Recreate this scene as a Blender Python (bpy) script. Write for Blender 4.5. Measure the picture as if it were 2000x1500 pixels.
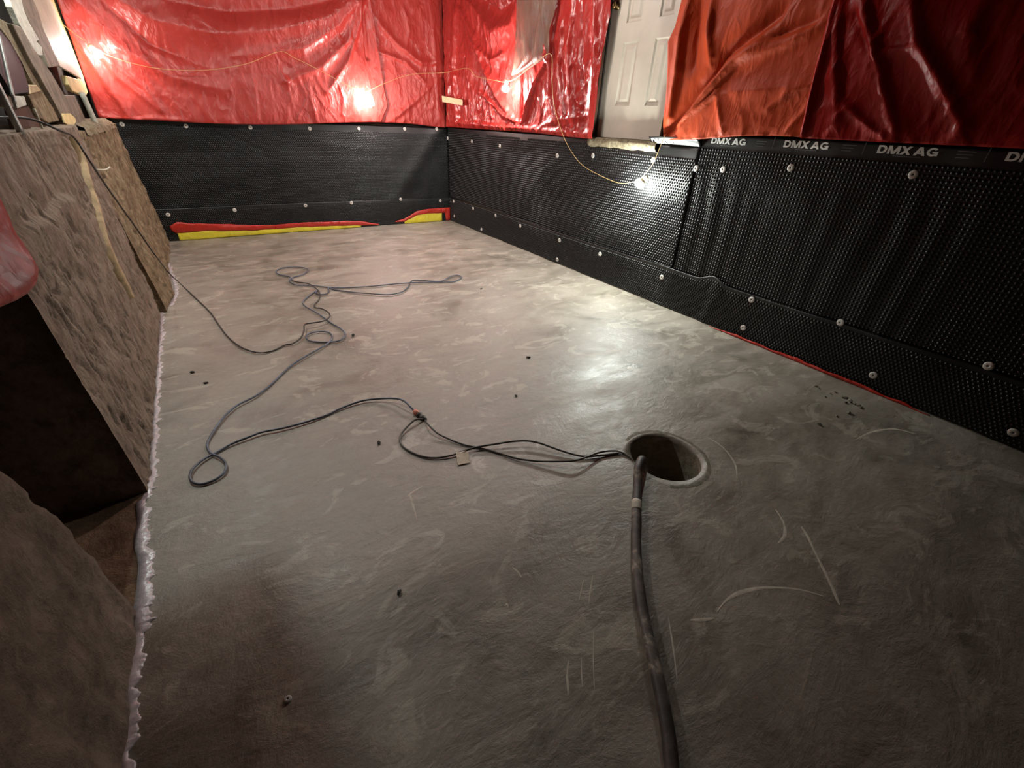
import bpy, bmesh, math, random
from mathutils import Vector, Matrix, noise

scene = bpy.context.scene
for o in list(bpy.data.objects):
    bpy.data.objects.remove(o)
col = scene.collection
R = math.radians
random.seed(7)

# ------------------------------------------------------------------ camera
FPX, YAW, PITCH, ROLL, CAM_H = 835.235, R(35.0848), R(31.1371), R(2.8257), 1.5
FWD = Vector((math.sin(YAW) * math.cos(PITCH), math.cos(YAW) * math.cos(PITCH), -math.sin(PITCH)))
_r = Vector((math.cos(YAW), -math.sin(YAW), 0))
_u = _r.cross(FWD)
RIGHT = _r * math.cos(ROLL) + _u * math.sin(ROLL)
UP = -_r * math.sin(ROLL) + _u * math.cos(ROLL)
CAM = Vector((0, 0, CAM_H))
cam_data = bpy.data.cameras.new('camera')
cam_data.sensor_fit = 'HORIZONTAL'
cam_data.sensor_width = 36.0
cam_data.lens = FPX / 2000 * 36.0
cam_data.clip_start = 0.02
cam = bpy.data.objects.new('camera', cam_data)
col.objects.link(cam)
M = Matrix((RIGHT, UP, -FWD)).transposed().to_4x4()
M.translation = CAM
cam.matrix_world = M
scene.camera = cam

# ------------------------------------------------------------------ world, exposure
world = bpy.data.worlds.new('world')
scene.world = world
world.use_nodes = True
world.node_tree.nodes['Background'].inputs[0].default_value = (0.5, 0.47, 0.45, 1)
world.node_tree.nodes['Background'].inputs[1].default_value = 0.02
vs = scene.view_settings
vs.view_transform = 'Standard'
vs.look = 'None'
vs.exposure = 1.15
vs.gamma = 1.0
vs.use_curve_mapping = False
BULB_POWER = {'warm': 720.0, 'cool': 1050.0}      # emission strength of the lamp bulbs
WARM = (1.0, 0.89, 0.83)
COOL = (0.93, 1.0, 0.93)


# ------------------------------------------------------------------ survey helpers (photo point -> point on a surface of the room)
def ray(px, py):
    return FWD + RIGHT * ((px - 1000) / FPX) - UP * ((py - 750) / FPX)


def hit(px, py, axis, val):
    d = ray(px, py)
    return CAM + d * ((val - CAM[axis]) / d[axis])


XR, YB, XL, ZC = 3.6228, 7.32, -0.53, 3.6


def fl(px, py, z=0.0):
    return hit(px, py, 2, z)


def rw(px, py, x=XR):
    return hit(px, py, 0, x)


def bw(px, py, y=YB):
    return hit(px, py, 1, y)


def lw(px, py, x=XL):
    return hit(px, py, 0, x)


# ------------------------------------------------------------------ materials
def lin(c):
    return tuple(((v / 255) / 12.92 if v / 255 <= 0.04045 else ((v / 255 + 0.055) / 1.055) ** 2.4) for v in c) + (1,)


class NT:
    def __init__(self, name):
        self.m = bpy.data.materials.new(name)
        self.m.use_nodes = True
        self.t = self.m.node_tree
        self.b = self.t.nodes['Principled BSDF']
        self.tc = self.t.nodes.new('ShaderNodeTexCoord')

    def n(self, kind, **kw):
        nd = self.t.nodes.new(kind)
        for k, v in kw.items():
            if k.startswith('i_'):
                nd.inputs[k[2:].replace('_', ' ')].default_value = v
            else:
                setattr(nd, k, v)
        return nd

    def l(self, a, b):
        self.t.links.new(a, b)

    def coord(self, scale=(1, 1, 1), rot=(0, 0, 0), src='Object'):
        mp = self.n('ShaderNodeMapping')
        mp.inputs['Scale'].default_value = scale
        mp.inputs['Rotation'].default_value = rot
        self.l(self.tc.outputs[src], mp.inputs['Vector'])
        return mp.outputs['Vector']

    def noise(self, vec, scale, detail=4, rough=0.55, dist=0.0):
        nd = self.n('ShaderNodeTexNoise')
        nd.inputs['Scale'].default_value = scale
        nd.inputs['Detail'].default_value = detail
        nd.inputs['Roughness'].default_value = rough
        nd.inputs['Distortion'].default_value = dist
        self.l(vec, nd.inputs['Vector'])
        return nd.outputs['Fac']

    def ramp(self, fac, stops):
        nd = self.n('ShaderNodeValToRGB')
        e = nd.color_ramp.elements
        while len(e) < len(stops):
            e.new(0.5)
        for el, (p, c) in zip(e, stops):
            el.position = p
            el.color = c if len(c) == 4 else tuple(c) + (1,)
        self.l(fac, nd.inputs['Fac'])
        return nd.outputs['Color']

    def mix(self, fac, a, b, blend='MIX'):
        nd = self.n('ShaderNodeMix', data_type='RGBA', blend_type=blend)
        for s, v in ((nd.inputs['Factor'], fac), (nd.inputs[6], a), (nd.inputs[7], b)):
            if hasattr(v, 'is_output'):
                self.l(v, s)
            else:
                s.default_value = v
        return nd.outputs[2]

    def mapr(self, v, a, b, c, d):
        nd = self.n('ShaderNodeMapRange')
        self.l(v, nd.inputs[0])
        for i, x in enumerate((a, b, c, d)):
            nd.inputs[i + 1].default_value = x
        return nd.outputs[0]

    def math(self, op, a, b):
        nd = self.n('ShaderNodeMath', operation=op)
        for s, v in ((nd.inputs[0], a), (nd.inputs[1], b)):
            if hasattr(v, 'is_output'):
                self.l(v, s)
            else:
                s.default_value = v
        return nd.outputs[0]

    def bump(self, h, strength, dist, prev=None):
        nd = self.n('ShaderNodeBump')
        nd.inputs['Strength'].default_value = strength
        nd.inputs['Distance'].default_value = dist
        self.l(h, nd.inputs['Height'])
        if prev is not None:
            self.l(prev, nd.inputs['Normal'])
        return nd.outputs['Normal']

    def set(self, base=None, rough=None, normal=None, **kw):
        for s, v in (('Base Color', base), ('Roughness', rough), ('Normal', normal)):
            if v is None:
                continue
            if hasattr(v, 'is_output'):
                self.l(v, self.b.inputs[s])
            else:
                self.b.inputs[s].default_value = v
        for k, v in kw.items():
            self.b.inputs[k.replace('_', ' ')].default_value = v
        return self.m


def plain(name, c, rough=0.6, var=0.12, scale=30, bump=0.0, **kw):
    t = NT(name)
    v = t.coord()
    nz = t.noise(v, scale)
    base = lin(c)
    dk = tuple(x * (1 - var * 2) for x in base[:3]) + (1,)
    lt = tuple(min(1, x * (1 + var * 2)) for x in base[:3]) + (1,)
    cc = t.ramp(nz, [(0.3, dk), (0.7, lt)])
    nrm = t.bump(nz, bump, 0.01) if bump else None
    return t.set(cc, rough, nrm, **kw)


def mat_floor():
    t = NT('trowelled_concrete')
    v = t.coord()
    big = t.noise(v, 0.9, 5, 0.6, 0.5)
    blotch = t.noise(v, 2.4, 8, 0.66, 0.9)
    vs_ = t.coord((1.0, 2.4, 1), (0, 0, R(-28)))
    streak = t.noise(vs_, 2.2, 9, 0.62, 0.7)
    fine = t.noise(v, 30, 6, 0.7)
    vp = t.coord((1.0, 1.7, 1), (0, 0, R(18)))
    patch = t.noise(vp, 3.1, 9, 0.64, 1.4)
    c = t.ramp(big, [(0.3, lin((130, 121, 110))), (0.52, lin((150, 140, 128))), (0.75, lin((154, 149, 138)))])
    c2 = t.ramp(streak, [(0.36, lin((112, 105, 97))), (0.5, lin((146, 137, 126))), (0.62, lin((170, 162, 151)))])
    c = t.mix(0.5, c, c2)
    sp = t.ramp(fine, [(0.28, lin((104, 97, 86))), (0.5, lin((142, 134, 121))), (0.8, lin((156, 148, 134)))])
    c = t.mix(0.25, c, sp)
    damp = t.ramp(blotch, [(0.34, (0.60, 0.60, 0.57, 1)), (0.44, (0.86, 0.86, 0.84, 1)), (0.56, (1, 1, 1, 1))])
    c = t.mix(0.8, c, damp, 'MULTIPLY')
    pm = t.mapr(patch, 0.56, 0.60, 0.0, 0.5)
    c = t.mix(pm, c, lin((182, 174, 160)))
    r1 = t.mapr(streak, 0.3, 0.68, 0.33, 0.56)
    r2 = t.mapr(blotch, 0.3, 0.65, -0.06, 0.12)
    rough = t.math('ADD', r1, r2)
    n = t.bump(blotch, 0.35, 0.018)
    n = t.bump(patch, 0.40, 0.010, n)
    n = t.bump(streak, 0.30, 0.010, n)
    mid = t.noise(vp, 11, 8, 0.68, 1.0)
    n = t.bump(mid, 0.36, 0.009, n)
    n = t.bump(fine, 0.34, 0.004, n)
    return t.set(c, rough, n, Specular_IOR_Level=0.9)


def mat_rubble(name, a, b, c_, stretch=(1, 1, 0.35), bump=0.9, scale=14):
    t = NT(name)
    v = t.coord()
    vz = t.coord(stretch)
    n1 = t.noise(vz, scale, 9, 0.70, 0.25)
    n2 = t.noise(v, 2.3, 5, 0.6, 0.4)
    n3 = t.noise(v, 60, 4, 0.7)
    col1 = t.ramp(n1, [(0.30, lin(tuple(x * 0.45 for x in a))), (0.44, lin(a)), (0.58, lin(b)), (0.8, lin(c_))])
    col2 = t.ramp(n2, [(0.3, lin(a)), (0.7, lin(b))])
    cc = t.mix(0.4, col1, col2)
    g = t.ramp(n3, [(0.3, (0.75, 0.75, 0.75, 1)), (0.7, (1.1, 1.1, 1.1, 1))])
    cc = t.mix(0.6, cc, g, 'MULTIPLY')
    nn = t.bump(n1, bump, 0.03)
    nn = t.bump(n3, 0.35, 0.006, nn)
    return t.set(cc, 0.88, nn, Specular_IOR_Level=0.25)


def mat_tarp(name, c, c2, rough=0.34, wr=1.0, dusty=0.45, spec=0.5):
    t = NT(name)
    v = t.coord()
    n1 = t.noise(v, 2.2, 4, 0.6, 0.6)
    vz = t.coord((1, 1, 0.5), (R(14), R(-10), 0))
    warp = t.n('ShaderNodeTexNoise')
    warp.inputs['Scale'].default_value = 4.0
    t.l(vz, warp.inputs['Vector'])
    add = t.n('ShaderNodeVectorMath', operation='MULTIPLY_ADD')
    t.l(warp.outputs['Color'], add.inputs[0])
    add.inputs[1].default_value = (0.16, 0.16, 0.16)
    t.l(vz, add.inputs[2])
    vor = t.n('ShaderNodeTexVoronoi', feature='DISTANCE_TO_EDGE')
    vor.inputs['Scale'].default_value = 8.5
    t.l(add.outputs[0], vor.inputs['Vector'])
    e1 = t.mapr(vor.outputs['Distance'], 0.0, 0.22, 1.0, 0.0)
    vor2 = t.n('ShaderNodeTexVoronoi', feature='DISTANCE_TO_EDGE')
    vor2.inputs['Scale'].default_value = 23.0
    t.l(add.outputs[0], vor2.inputs['Vector'])
    e2 = t.mapr(vor2.outputs['Distance'], 0.0, 0.25, 1.0, 0.0)
    gate = t.mapr(t.noise(v, 3.5, 3, 0.5), 0.42, 0.62, 0.0, 1.0)
    e1 = t.math('MULTIPLY', e1, gate)
    n3 = t.noise(vz, 20, 5, 0.6, 0.4)
    cc = t.ramp(n1, [(0.3, lin(c)), (0.7, lin(c2))])
    dust = t.noise(v, 45, 5, 0.7)
    pale = tuple(min(255, x * 0.8 + 46) for x in c)
    df = t.mapr(dust, 0.45, 0.8, 0.0, dusty)
    cc = t.mix(df, cc, lin(pale))
    rr = t.mapr(n1, 0.3, 0.7, rough - 0.06, rough + 0.14)
    nn = t.bump(e1, 0.32 * wr, 0.020)
    nn = t.bump(e2, 0.22 * wr, 0.007, nn)
    nn = t.bump(n3, 0.28 * wr, 0.012, nn)
    return t.set(cc, rr, nn, Specular_IOR_Level=spec)


def mat_membrane():
    t = NT('black_dimple_plastic')
    v = t.coord()
    n1 = t.noise(v, 3.0, 5, 0.65, 0.5)
    n2 = t.noise(v, 22, 5, 0.7)
    cc = t.ramp(n1, [(0.35, lin((8, 8, 9))), (0.75, lin((18, 17, 19)))])
    f = t.mapr(n2, 0.62, 0.85, 0.0, 0.35)
    f2 = t.mapr(n1, 0.5, 0.75, 0.0, 1.0)
    cc = t.mix(t.math('MULTIPLY', f, f2), cc, lin((120, 114, 108)))
    rr = t.mapr(n1, 0.3, 0.7, 0.36, 0.50)
    return t.set(cc, rr, None, Specular_IOR_Level=0.55)


def mat_emit(name, c, s):
    t = NT(name)
    t.set(lin((250, 246, 238)), 0.4)
    t.b.inputs['Emission Color'].default_value = tuple(c) + (1,)
    t.b.inputs['Emission Strength'].default_value = s
    return t.m


def mat_clear(name, c, alpha, rough):
    t = NT(name)
    v = t.coord((1, 1, 0.3))
    n = t.noise(v, 14, 6, 0.65, 1.2)
    nn = t.bump(n, 0.8, 0.02)
    a = t.mapr(n, 0.3, 0.7, alpha - 0.12, alpha + 0.16)
    m = t.set(lin(c), rough, nn, Specular_IOR_Level=0.7)
    t.l(a, t.b.inputs['Alpha'])
    return m


MT = {
    'floor': mat_floor(),
    'rub_a': mat_rubble('formed_concrete', (126, 108, 94), (160, 141, 125), (178, 162, 145), (1, 1.2, 0.8), 0.9, 15),
    'rub_b': mat_rubble('rough_concrete', (120, 100, 78), (168, 147, 118), (196, 180, 152), (1, 1.1, 0.7), 1.1, 16),
    'rub_c': mat_rubble('damp_concrete', (104, 90, 79), (132, 116, 103), (150, 134, 120), (1, 1, 0.8), 0.8, 9),
    'dirt': mat_rubble('damp_soil', (104, 80, 62), (132, 106, 84), (148, 122, 100), (1, 1, 1), 0.9, 7),
    'mortar': mat_rubble('pale_mortar', (120, 108, 86), (168, 154, 128), (196, 186, 162), (1, 1, 1), 1.0, 24),
    'tarp_red': mat_tarp('red_poly_tarp', (156, 44, 38), (170, 54, 47), 0.36, 0.9, 0.3),
    'tarp_red2': mat_tarp('crumpled_red_poly_tarp', (150, 34, 30), (166, 44, 39), 0.27, 1.0, 0.3),
    'tarp_orange': mat_tarp('orange_red_poly_tarp', (184, 66, 29), (194, 74, 35), 0.5, 0.6, 0.15, 0.25),
    'tarp_dark': mat_tarp('deep_red_poly_tarp', (138, 16, 11), (148, 20, 14), 0.38, 0.8, 0.06, 0.2),
    'membrane': mat_membrane(),
    'washer': plain('grey_plastic_washer', (196, 190, 184), 0.5, 0.06),
    'nail': plain('steel_nail', (90, 88, 86), 0.35, 0.1, Metallic=0.8),
    'print': plain('white_print', (236, 236, 232), 0.6, 0.05),
    'faint': plain('faint_print', (92, 92, 92), 0.6, 0.05),
    'door': plain('off_white_door_paint', (196, 186, 172), 0.42, 0.05, 4, 0.05),
    'wood_d': plain('dark_wood', (70, 46, 32), 0.7, 0.2, 9, 0.2),
    'wood_g': plain('grey_old_wood', (118, 106, 92), 0.8, 0.2, 12, 0.3),
    'wood_c': plain('cream_wood', (214, 192, 138), 0.7, 0.12, 8, 0.1),
    'brass': plain('dull_brass', (150, 120, 84), 0.3, 0.1, Metallic=0.9),
    'white_pl': plain('dirty_white_panel', (176, 174, 154), 0.55, 0.08, 6, 0.1),
    'plaster': plain('white_plaster', (186, 184, 172), 0.85, 0.12, 18, 0.5),
    'tan': plain('tan_strip', (166, 142, 108), 0.8, 0.15, 20, 0.3),
    'dark_panel': plain('dark_blue_grey_panel', (30, 30, 36), 0.55, 0.1),
    'metal': plain('galvanised_conduit', (150, 146, 142), 0.4, 0.1, Metallic=0.6),
    'black_cord': plain('black_rubber_cord', (62, 56, 52), 0.5, 0.15, 60),
    'blue_cord': plain('blue_grey_rubber_cord', (96, 102, 116), 0.5, 0.25, 7),
    'pump_cord': plain('grey_black_rubber_cord', (84, 78, 72), 0.5, 0.25, 10),
    'yellow_cord': plain('yellow_light_cord', (204, 168, 110), 0.5, 0.1),
    'hose': None,
    'tag': plain('white_paper_tag', (222, 206, 184), 0.6, 0.05),
    'pink': plain('orange_pink_plug', (226, 140, 116), 0.5, 0.05),
    'red_poly': mat_tarp('red_tape_poly', (166, 34, 22), (184, 44, 28), 0.3, 0.6),
    'yellow_poly': mat_tarp('yellow_poly', (222, 204, 44), (210, 194, 60), 0.4, 0.5),
    'white_poly': plain('milky_plastic_edge', (196, 186, 190), 0.25, 0.10, 40, 0.3),
    'foam': plain('pale_joint_foam', (206, 200, 182), 0.8, 0.1, 50, 0.5),
    'mark': plain('pale_laitance', (196, 186, 172), 0.75, 0.1, 30),
    'chip': plain('concrete_chip', (120, 114, 100), 0.85, 0.2, 40),
    'speck': plain('dark_speck', (34, 28, 24), 0.8, 0.1),
    'socket': plain('cream_lamp_socket', (206, 190, 160), 0.5, 0.06),
    'clear': mat_clear('dusty_clear_plastic', (118, 96, 82), 0.45, 0.38),
    'bagpl': mat_clear('crinkled_clear_bag', (240, 225, 220), 0.35, 0.2),
    'tape': plain('cream_masking_tape', (226, 206, 164), 0.6, 0.04),
    'pump': plain('dark_pump_housing', (34, 32, 34), 0.35, 0.1),
    'pit': mat_rubble('sump_pit_concrete', (150, 138, 120), (178, 164, 144), (190, 178, 160), (1, 1, 1), 0.8, 20),
    'ceil': plain('dark_ceiling_boards', (66, 54, 44), 0.85, 0.2, 5, 0.2),
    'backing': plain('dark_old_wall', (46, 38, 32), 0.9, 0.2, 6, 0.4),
}


def mat_hose():
    t = NT('ribbed_hose')
    v = t.coord()
    n = t.noise(v, 7, 5, 0.65, 0.4)
    n2 = t.noise(v, 40, 4, 0.7)
    c = t.ramp(n, [(0.42, lin((74, 66, 63))), (0.54, lin((104, 94, 87))), (0.60, lin((168, 156, 142)))])
    nn = t.bump(n2, 0.4, 0.004)
    return t.set(c, 0.55, nn)


MT['hose'] = mat_hose()


# ------------------------------------------------------------------ object helpers
def tag(o, label=None, cat=None, group=None, kind=None):
    for k, v in (('label', label), ('category', cat), ('group', group), ('kind', kind)):
        if v:
            o[k] = v
    return o


def mesh_obj(name, verts, faces, mat, parent=None, smooth=True):
    me = bpy.data.meshes.new(name)
    me.from_pydata([tuple(v) for v in verts], [], faces)
    me.update()
    if smooth:
        me.polygons.foreach_set('use_smooth', [True] * len(me.polygons))
    o = bpy.data.objects.new(name, me)
    if mat is not None:
        me.materials.append(mat)
    col.objects.link(o)
    if parent is not None:
        o.parent = parent
        o.matrix_parent_inverse = parent.matrix_basis.inverted()
    return o


def bm_obj(name, bm, mat, parent=None, smooth=True):
    me = bpy.data.meshes.new(name)
    bmesh.ops.recalc_face_normals(bm, faces=bm.faces)
    bm.to_mesh(me)
    bm.free()
    if smooth:
        me.polygons.foreach_set('use_smooth', [True] * len(me.polygons))
    o = bpy.data.objects.new(name, me)
    me.materials.append(mat)
    col.objects.link(o)
    if parent is not None:
        o.parent = parent
        o.matrix_parent_inverse = parent.matrix_basis.inverted()
    return o


def empty(name, loc):
    o = bpy.data.objects.new(name, None)
    o.empty_display_size = 0.05
    o.location = loc
    col.objects.link(o)
    return o


def box_bm(lo, hi, bevel=0.0):
    bm = bmesh.new()
    bmesh.ops.create_cube(bm, size=1)
    lo, hi = Vector(lo), Vector(hi)
    for v in bm.verts:
        v.co = Vector([(lo[i] + hi[i]) / 2 + v.co[i] * (hi[i] - lo[i]) for i in range(3)])
    if bevel:
        bmesh.ops.bevel(bm, geom=bm.edges[:], offset=bevel, segments=2, affect='EDGES', profile=0.5)
    return bm


def box(name, lo, hi, mat, parent=None, bevel=0.0):
    return bm_obj(name, box_bm(lo, hi, bevel), mat, parent, smooth=False)


def catmull(pts, per=8):
    pts = [Vector(p) for p in pts]
    out = []
    n = len(pts)
    for i in range(n - 1):
        p0 = pts[max(i - 1, 0)]
        p1, p2 = pts[i], pts[i + 1]
        p3 = pts[min(i + 2, n - 1)]
        for k in range(per):
            t = k / per
            out.append(0.5 * ((2 * p1) + (p2 - p0) * t + (2 * p0 - 5 * p1 + 4 * p2 - p3) * t * t
                              + (3 * p1 - p0 - 3 * p2 + p3) * t ** 3))
    out.append(pts[-1])
    return out


def tube_data(path, rad, sides=8, squash=1.0, ribs=0.0):
    verts, faces = [], []
    n = len(path)
    up0 = Vector((0, 0, 1))
    for i, p in enumerate(path):
        d = (path[min(i + 1, n - 1)] - path[max(i - 1, 0)])
        d = d.normalized() if d.length > 1e-9 else Vector((1, 0, 0))
        s = d.cross(up0)
        s = s.normalized() if s.length > 1e-4 else Vector((1, 0, 0))
        u = s.cross(d).normalized()
        r = rad(i / (n - 1)) if callable(rad) else rad
        if ribs and i % 2:
            r *= 1 - ribs
        for k in range(sides):
            a = 2 * math.pi * k / sides
            verts.append(p + s * (math.cos(a) * r) + u * (math.sin(a) * r * squash))
    for i in range(n - 1):
        for k in range(sides):
            a, b = i * sides + k, i * sides + (k + 1) % sides
            faces.append((a, b, b + sides, a + sides))
    faces.append(tuple(range(sides))[::-1])
    faces.append(tuple(range((n - 1) * sides, n * sides)))
    return verts, faces


def tube(name, path, rad, mat, parent=None, sides=8, squash=1.0, ribs=0.0):
    v, f = tube_data(path, rad, sides, squash, ribs)
    return mesh_obj(name, v, f, mat, parent)


def slab(name, poly, depth, mat, parent=None, bevel=0.004, rough=0.0):
    """A solid plate: an outline (points in space) pushed back by the vector depth."""
    bm = bmesh.new()
    depth = Vector(depth)
    a = [bm.verts.new(p) for p in poly]
    b = [bm.verts.new(Vector(p) + depth) for p in poly]
    bm.faces.new(a)
    bm.faces.new(b[::-1])
    n = len(poly)
    for i in range(n):
        bm.faces.new((a[i], b[i], b[(i + 1) % n], a[(i + 1) % n]))
    if bevel:
        bmesh.ops.bevel(bm, geom=bm.edges[:], offset=bevel, segments=1, affect='EDGES', profile=0.5)
    return bm_obj(name, bm, mat, parent, smooth=False)


def fbm(p, oct_=4):
    return noise.fractal(p, 1.0, 2.0, oct_)


def seg_dist(p, a, b):
    ax, ay = a
    bx, by = b
    dx, dy = bx - ax, by - ay
    L = dx * dx + dy * dy
    t = 0 if L == 0 else max(0, min(1, ((p[0] - ax) * dx + (p[1] - ay) * dy) / L))
    qx, qy = p[0] - ax - dx * t, p[1] - ay - dy * t
    d = math.hypot(qx, qy)
    side = dx * (p[1] - ay) - dy * (p[0] - ax)
    return d, (1 if side > 0 else -1), t


# ------------------------------------------------------------------ floor with the sump opening
HC, HR = Vector((1.728, 0.985, 0)), 0.185
FX0, FX1, FY0, FY1 = -0.56, 3.66, -2.0, 7.36


def build_floor():
    bm = bmesh.new()
    step = 0.07
    S = 0.35
    xs = sorted(set([round(FX0 + i * (HC.x - S - FX0) / 25, 5) for i in range(26)] +
                    [round(HC.x - S + i * 2 * S / 12, 5) for i in range(13)] +
                    [round(HC.x + S + i * (FX1 - HC.x - S) / 24, 5) for i in range(25)]))
    ys = sorted(set([round(FY0 + i * (HC.y - S - FY0) / 30, 5) for i in range(31)] +
                    [round(HC.y - S + i * 2 * S / 12, 5) for i in range(13)] +
                    [round(HC.y + S + i * (FY1 - HC.y - S) / 70, 5) for i in range(71)]))
    V = {}
    for i, x in enumerate(xs):
        for j, y in enumerate(ys):
            V[i, j] = bm.verts.new((x, y, 0))
    inside = lambda c: abs(c.x - HC.x) < S and abs(c.y - HC.y) < S
    border = set()
    for i in range(len(xs) - 1):
        for j in range(len(ys) - 1):
            c = Vector(((xs[i] + xs[i + 1]) / 2, (ys[j] + ys[j + 1]) / 2, 0))
            if not inside(c):
                bm.faces.new((V[i, j], V[i + 1, j], V[i + 1, j + 1], V[i, j + 1]))
    ring = [v for v in V.values() if abs(max(abs(v.co.x - HC.x), abs(v.co.y - HC.y)) - S) < 1e-3]
    ring.sort(key=lambda v: math.atan2(v.co.y - HC.y, v.co.x - HC.x))
    n = len(ring)
    prev = ring
    K = 7
    for k in range(1, K + 4):
        cur = []
        for v in ring:
            a = math.atan2(v.co.y - HC.y, v.co.x - HC.x)
            rr = HR * (1 + 0.02 * noise.noise(Vector((math.cos(a) * 3, math.sin(a) * 3, 1))) + 0.012 * noise.noise(Vector((math.cos(a) * 12, math.sin(a) * 12, 4))))
            c = HC + Vector((math.cos(a), math.sin(a), 0)) * rr
            if k <= K:
                t = (k / K)
                p = v.co.lerp(c, t)
                p.z = 0.002 * t * max(0, noise.noise(p * 20))
            else:
                p = c.copy()
                p.z = -(k - K) * 0.03
                p += Vector((math.cos(a), math.sin(a), 0)) * (0.004 * (k - K))
            cur.append(bm.verts.new(p))
        for q in range(n):
            bm.faces.new((prev[q], prev[(q + 1) % n], cur[(q + 1) % n], cur[q]))
        prev = cur
    loose = [v for v in bm.verts if not v.link_faces]
    bmesh.ops.delete(bm, geom=loose, context='VERTS')
    return bm_obj('floor', bm, MT['floor'])


floor = tag(build_floor(), 'grey trowelled concrete slab with a round sump opening', kind='structure')

# sump pit below the floor
pv, pf = [], []
NP = 48
for k, (r, z) in enumerate([(0.188, -0.02), (0.192, -0.10), (0.196, -0.22), (0.197, -0.36), (0.19, -0.50), (0.0001, -0.505)]):
    for i in range(NP):
        a = 2 * math.pi * i / NP
        w = 1 + 0.02 * noise.noise(Vector((math.cos(a) * 4, math.sin(a) * 4, z * 12)))
        pv.append(HC + Vector((math.cos(a) * r * w, math.sin(a) * r * w, z)))
for k in range(5):
    for i in range(NP):
        a, b = k * NP + i, k * NP + (i + 1) % NP
        pf.append((a, b, b + NP, a + NP))
pit = mesh_obj('pit_liner', pv, pf, MT['pit'], floor)

# raised rim crust left around the opening
rv, rf = [], []
for i in range(72):
    a = 2 * math.pi * i / 72
    wob = 0.006 * noise.noise(Vector((math.cos(a) * 6, math.sin(a) * 6, 9)))
    for r, z in ((HR + 0.030 + wob, 0.0005), (HR + 0.040 + wob, 0.0012), (HR + 0.050 + wob * 2, 0.0005)):
        rv.append(HC + Vector((math.cos(a) * r, math.sin(a) * r, z)))
for i in range(72):
    if 0.30 < ((i / 72) % 1) < 0.62:
        continue
    for k in range(2):
        a, b = i * 3 + k, ((i + 1) % 72) * 3 + k
        rf.append((a, b, b + 1, a + 1))
mesh_obj('rim_mark', rv, rf, MT['chip'], floor)


def ribbon(name, pts, w, mat, parent, z=0.0012):
    path = catmull(pts, 6)
    v, f = [], []
    n = len(path)
    for i, p in enumerate(path):
        d = (path[min(i + 1, n - 1)] - path[max(i - 1, 0)]).normalized()
        s = Vector((-d.y, d.x, 0))
        t = i / (n - 1)
        ww = 1.4 * w * (0.25 + 0.75 * math.sin(math.pi * t) ** 0.6) * (0.75 + 0.5 * noise.noise(p * 9 + Vector((3, 1, w * 100))))
        for s_, zz in ((-1, 0.0003), (0, z), (1, 0.0003)):
            v.append(Vector((p.x + s.x * ww * s_, p.y + s.y * ww * s_, zz)))
    for i in range(n - 1):
        for k in range(2):
            a = i * 3 + k
            f.append((a, a + 1, a + 4, a + 3))
    return mesh_obj(name, v, f, mat, parent)


for pts, w in (
        ([(1515, 995), (1530, 1020), (1533, 1045), (1520, 1062)], 0.006),
        ([(1565, 1028), (1578, 1050), (1600, 1095), (1622, 1140), (1640, 1182)], 0.007),
        ([(1400, 1196), (1420, 1172), (1450, 1156), (1500, 1148), (1560, 1152), (1610, 1165)], 0.006),
        ([(1348, 1212), (1370, 1211), (1395, 1208)], 0.005),
        ([(1305, 1205), (1315, 1265), (1323, 1330)], 0.003),
        ([(1158, 1122), (1154, 1150), (1149, 1183)], 0.002),
        ([(1140, 1132), (1135, 1155), (1130, 1175)], 0.002),
        ([(1136, 1283), (1136, 1315), (1138, 1342)], 0.002),
        ([(1160, 1230), (1159, 1290), (1161, 1345)], 0.002),
        ([(1110, 1290), (1108, 1320), (1110, 1360)], 0.003),
        ([(800, 965), (806, 985), (814, 1015)], 0.005),
        ([(795, 972), (805, 962), (825, 950)], 0.004),
        ([(1000, 1108), (1012, 1118), (1018, 1128)], 0.003),
        ([(985, 1185), (990, 1180), (992, 1188)], 0.004),
        ([(1670, 860), (1700, 845), (1745, 838), (1790, 848)], 0.006),
        ([(1440, 935), (1435, 905), (1410, 872), (1370, 848)], 0.004)):
    ribbon('trowel_mark', [fl(*p) for p in pts], w, MT['mark'], floor)


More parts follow.
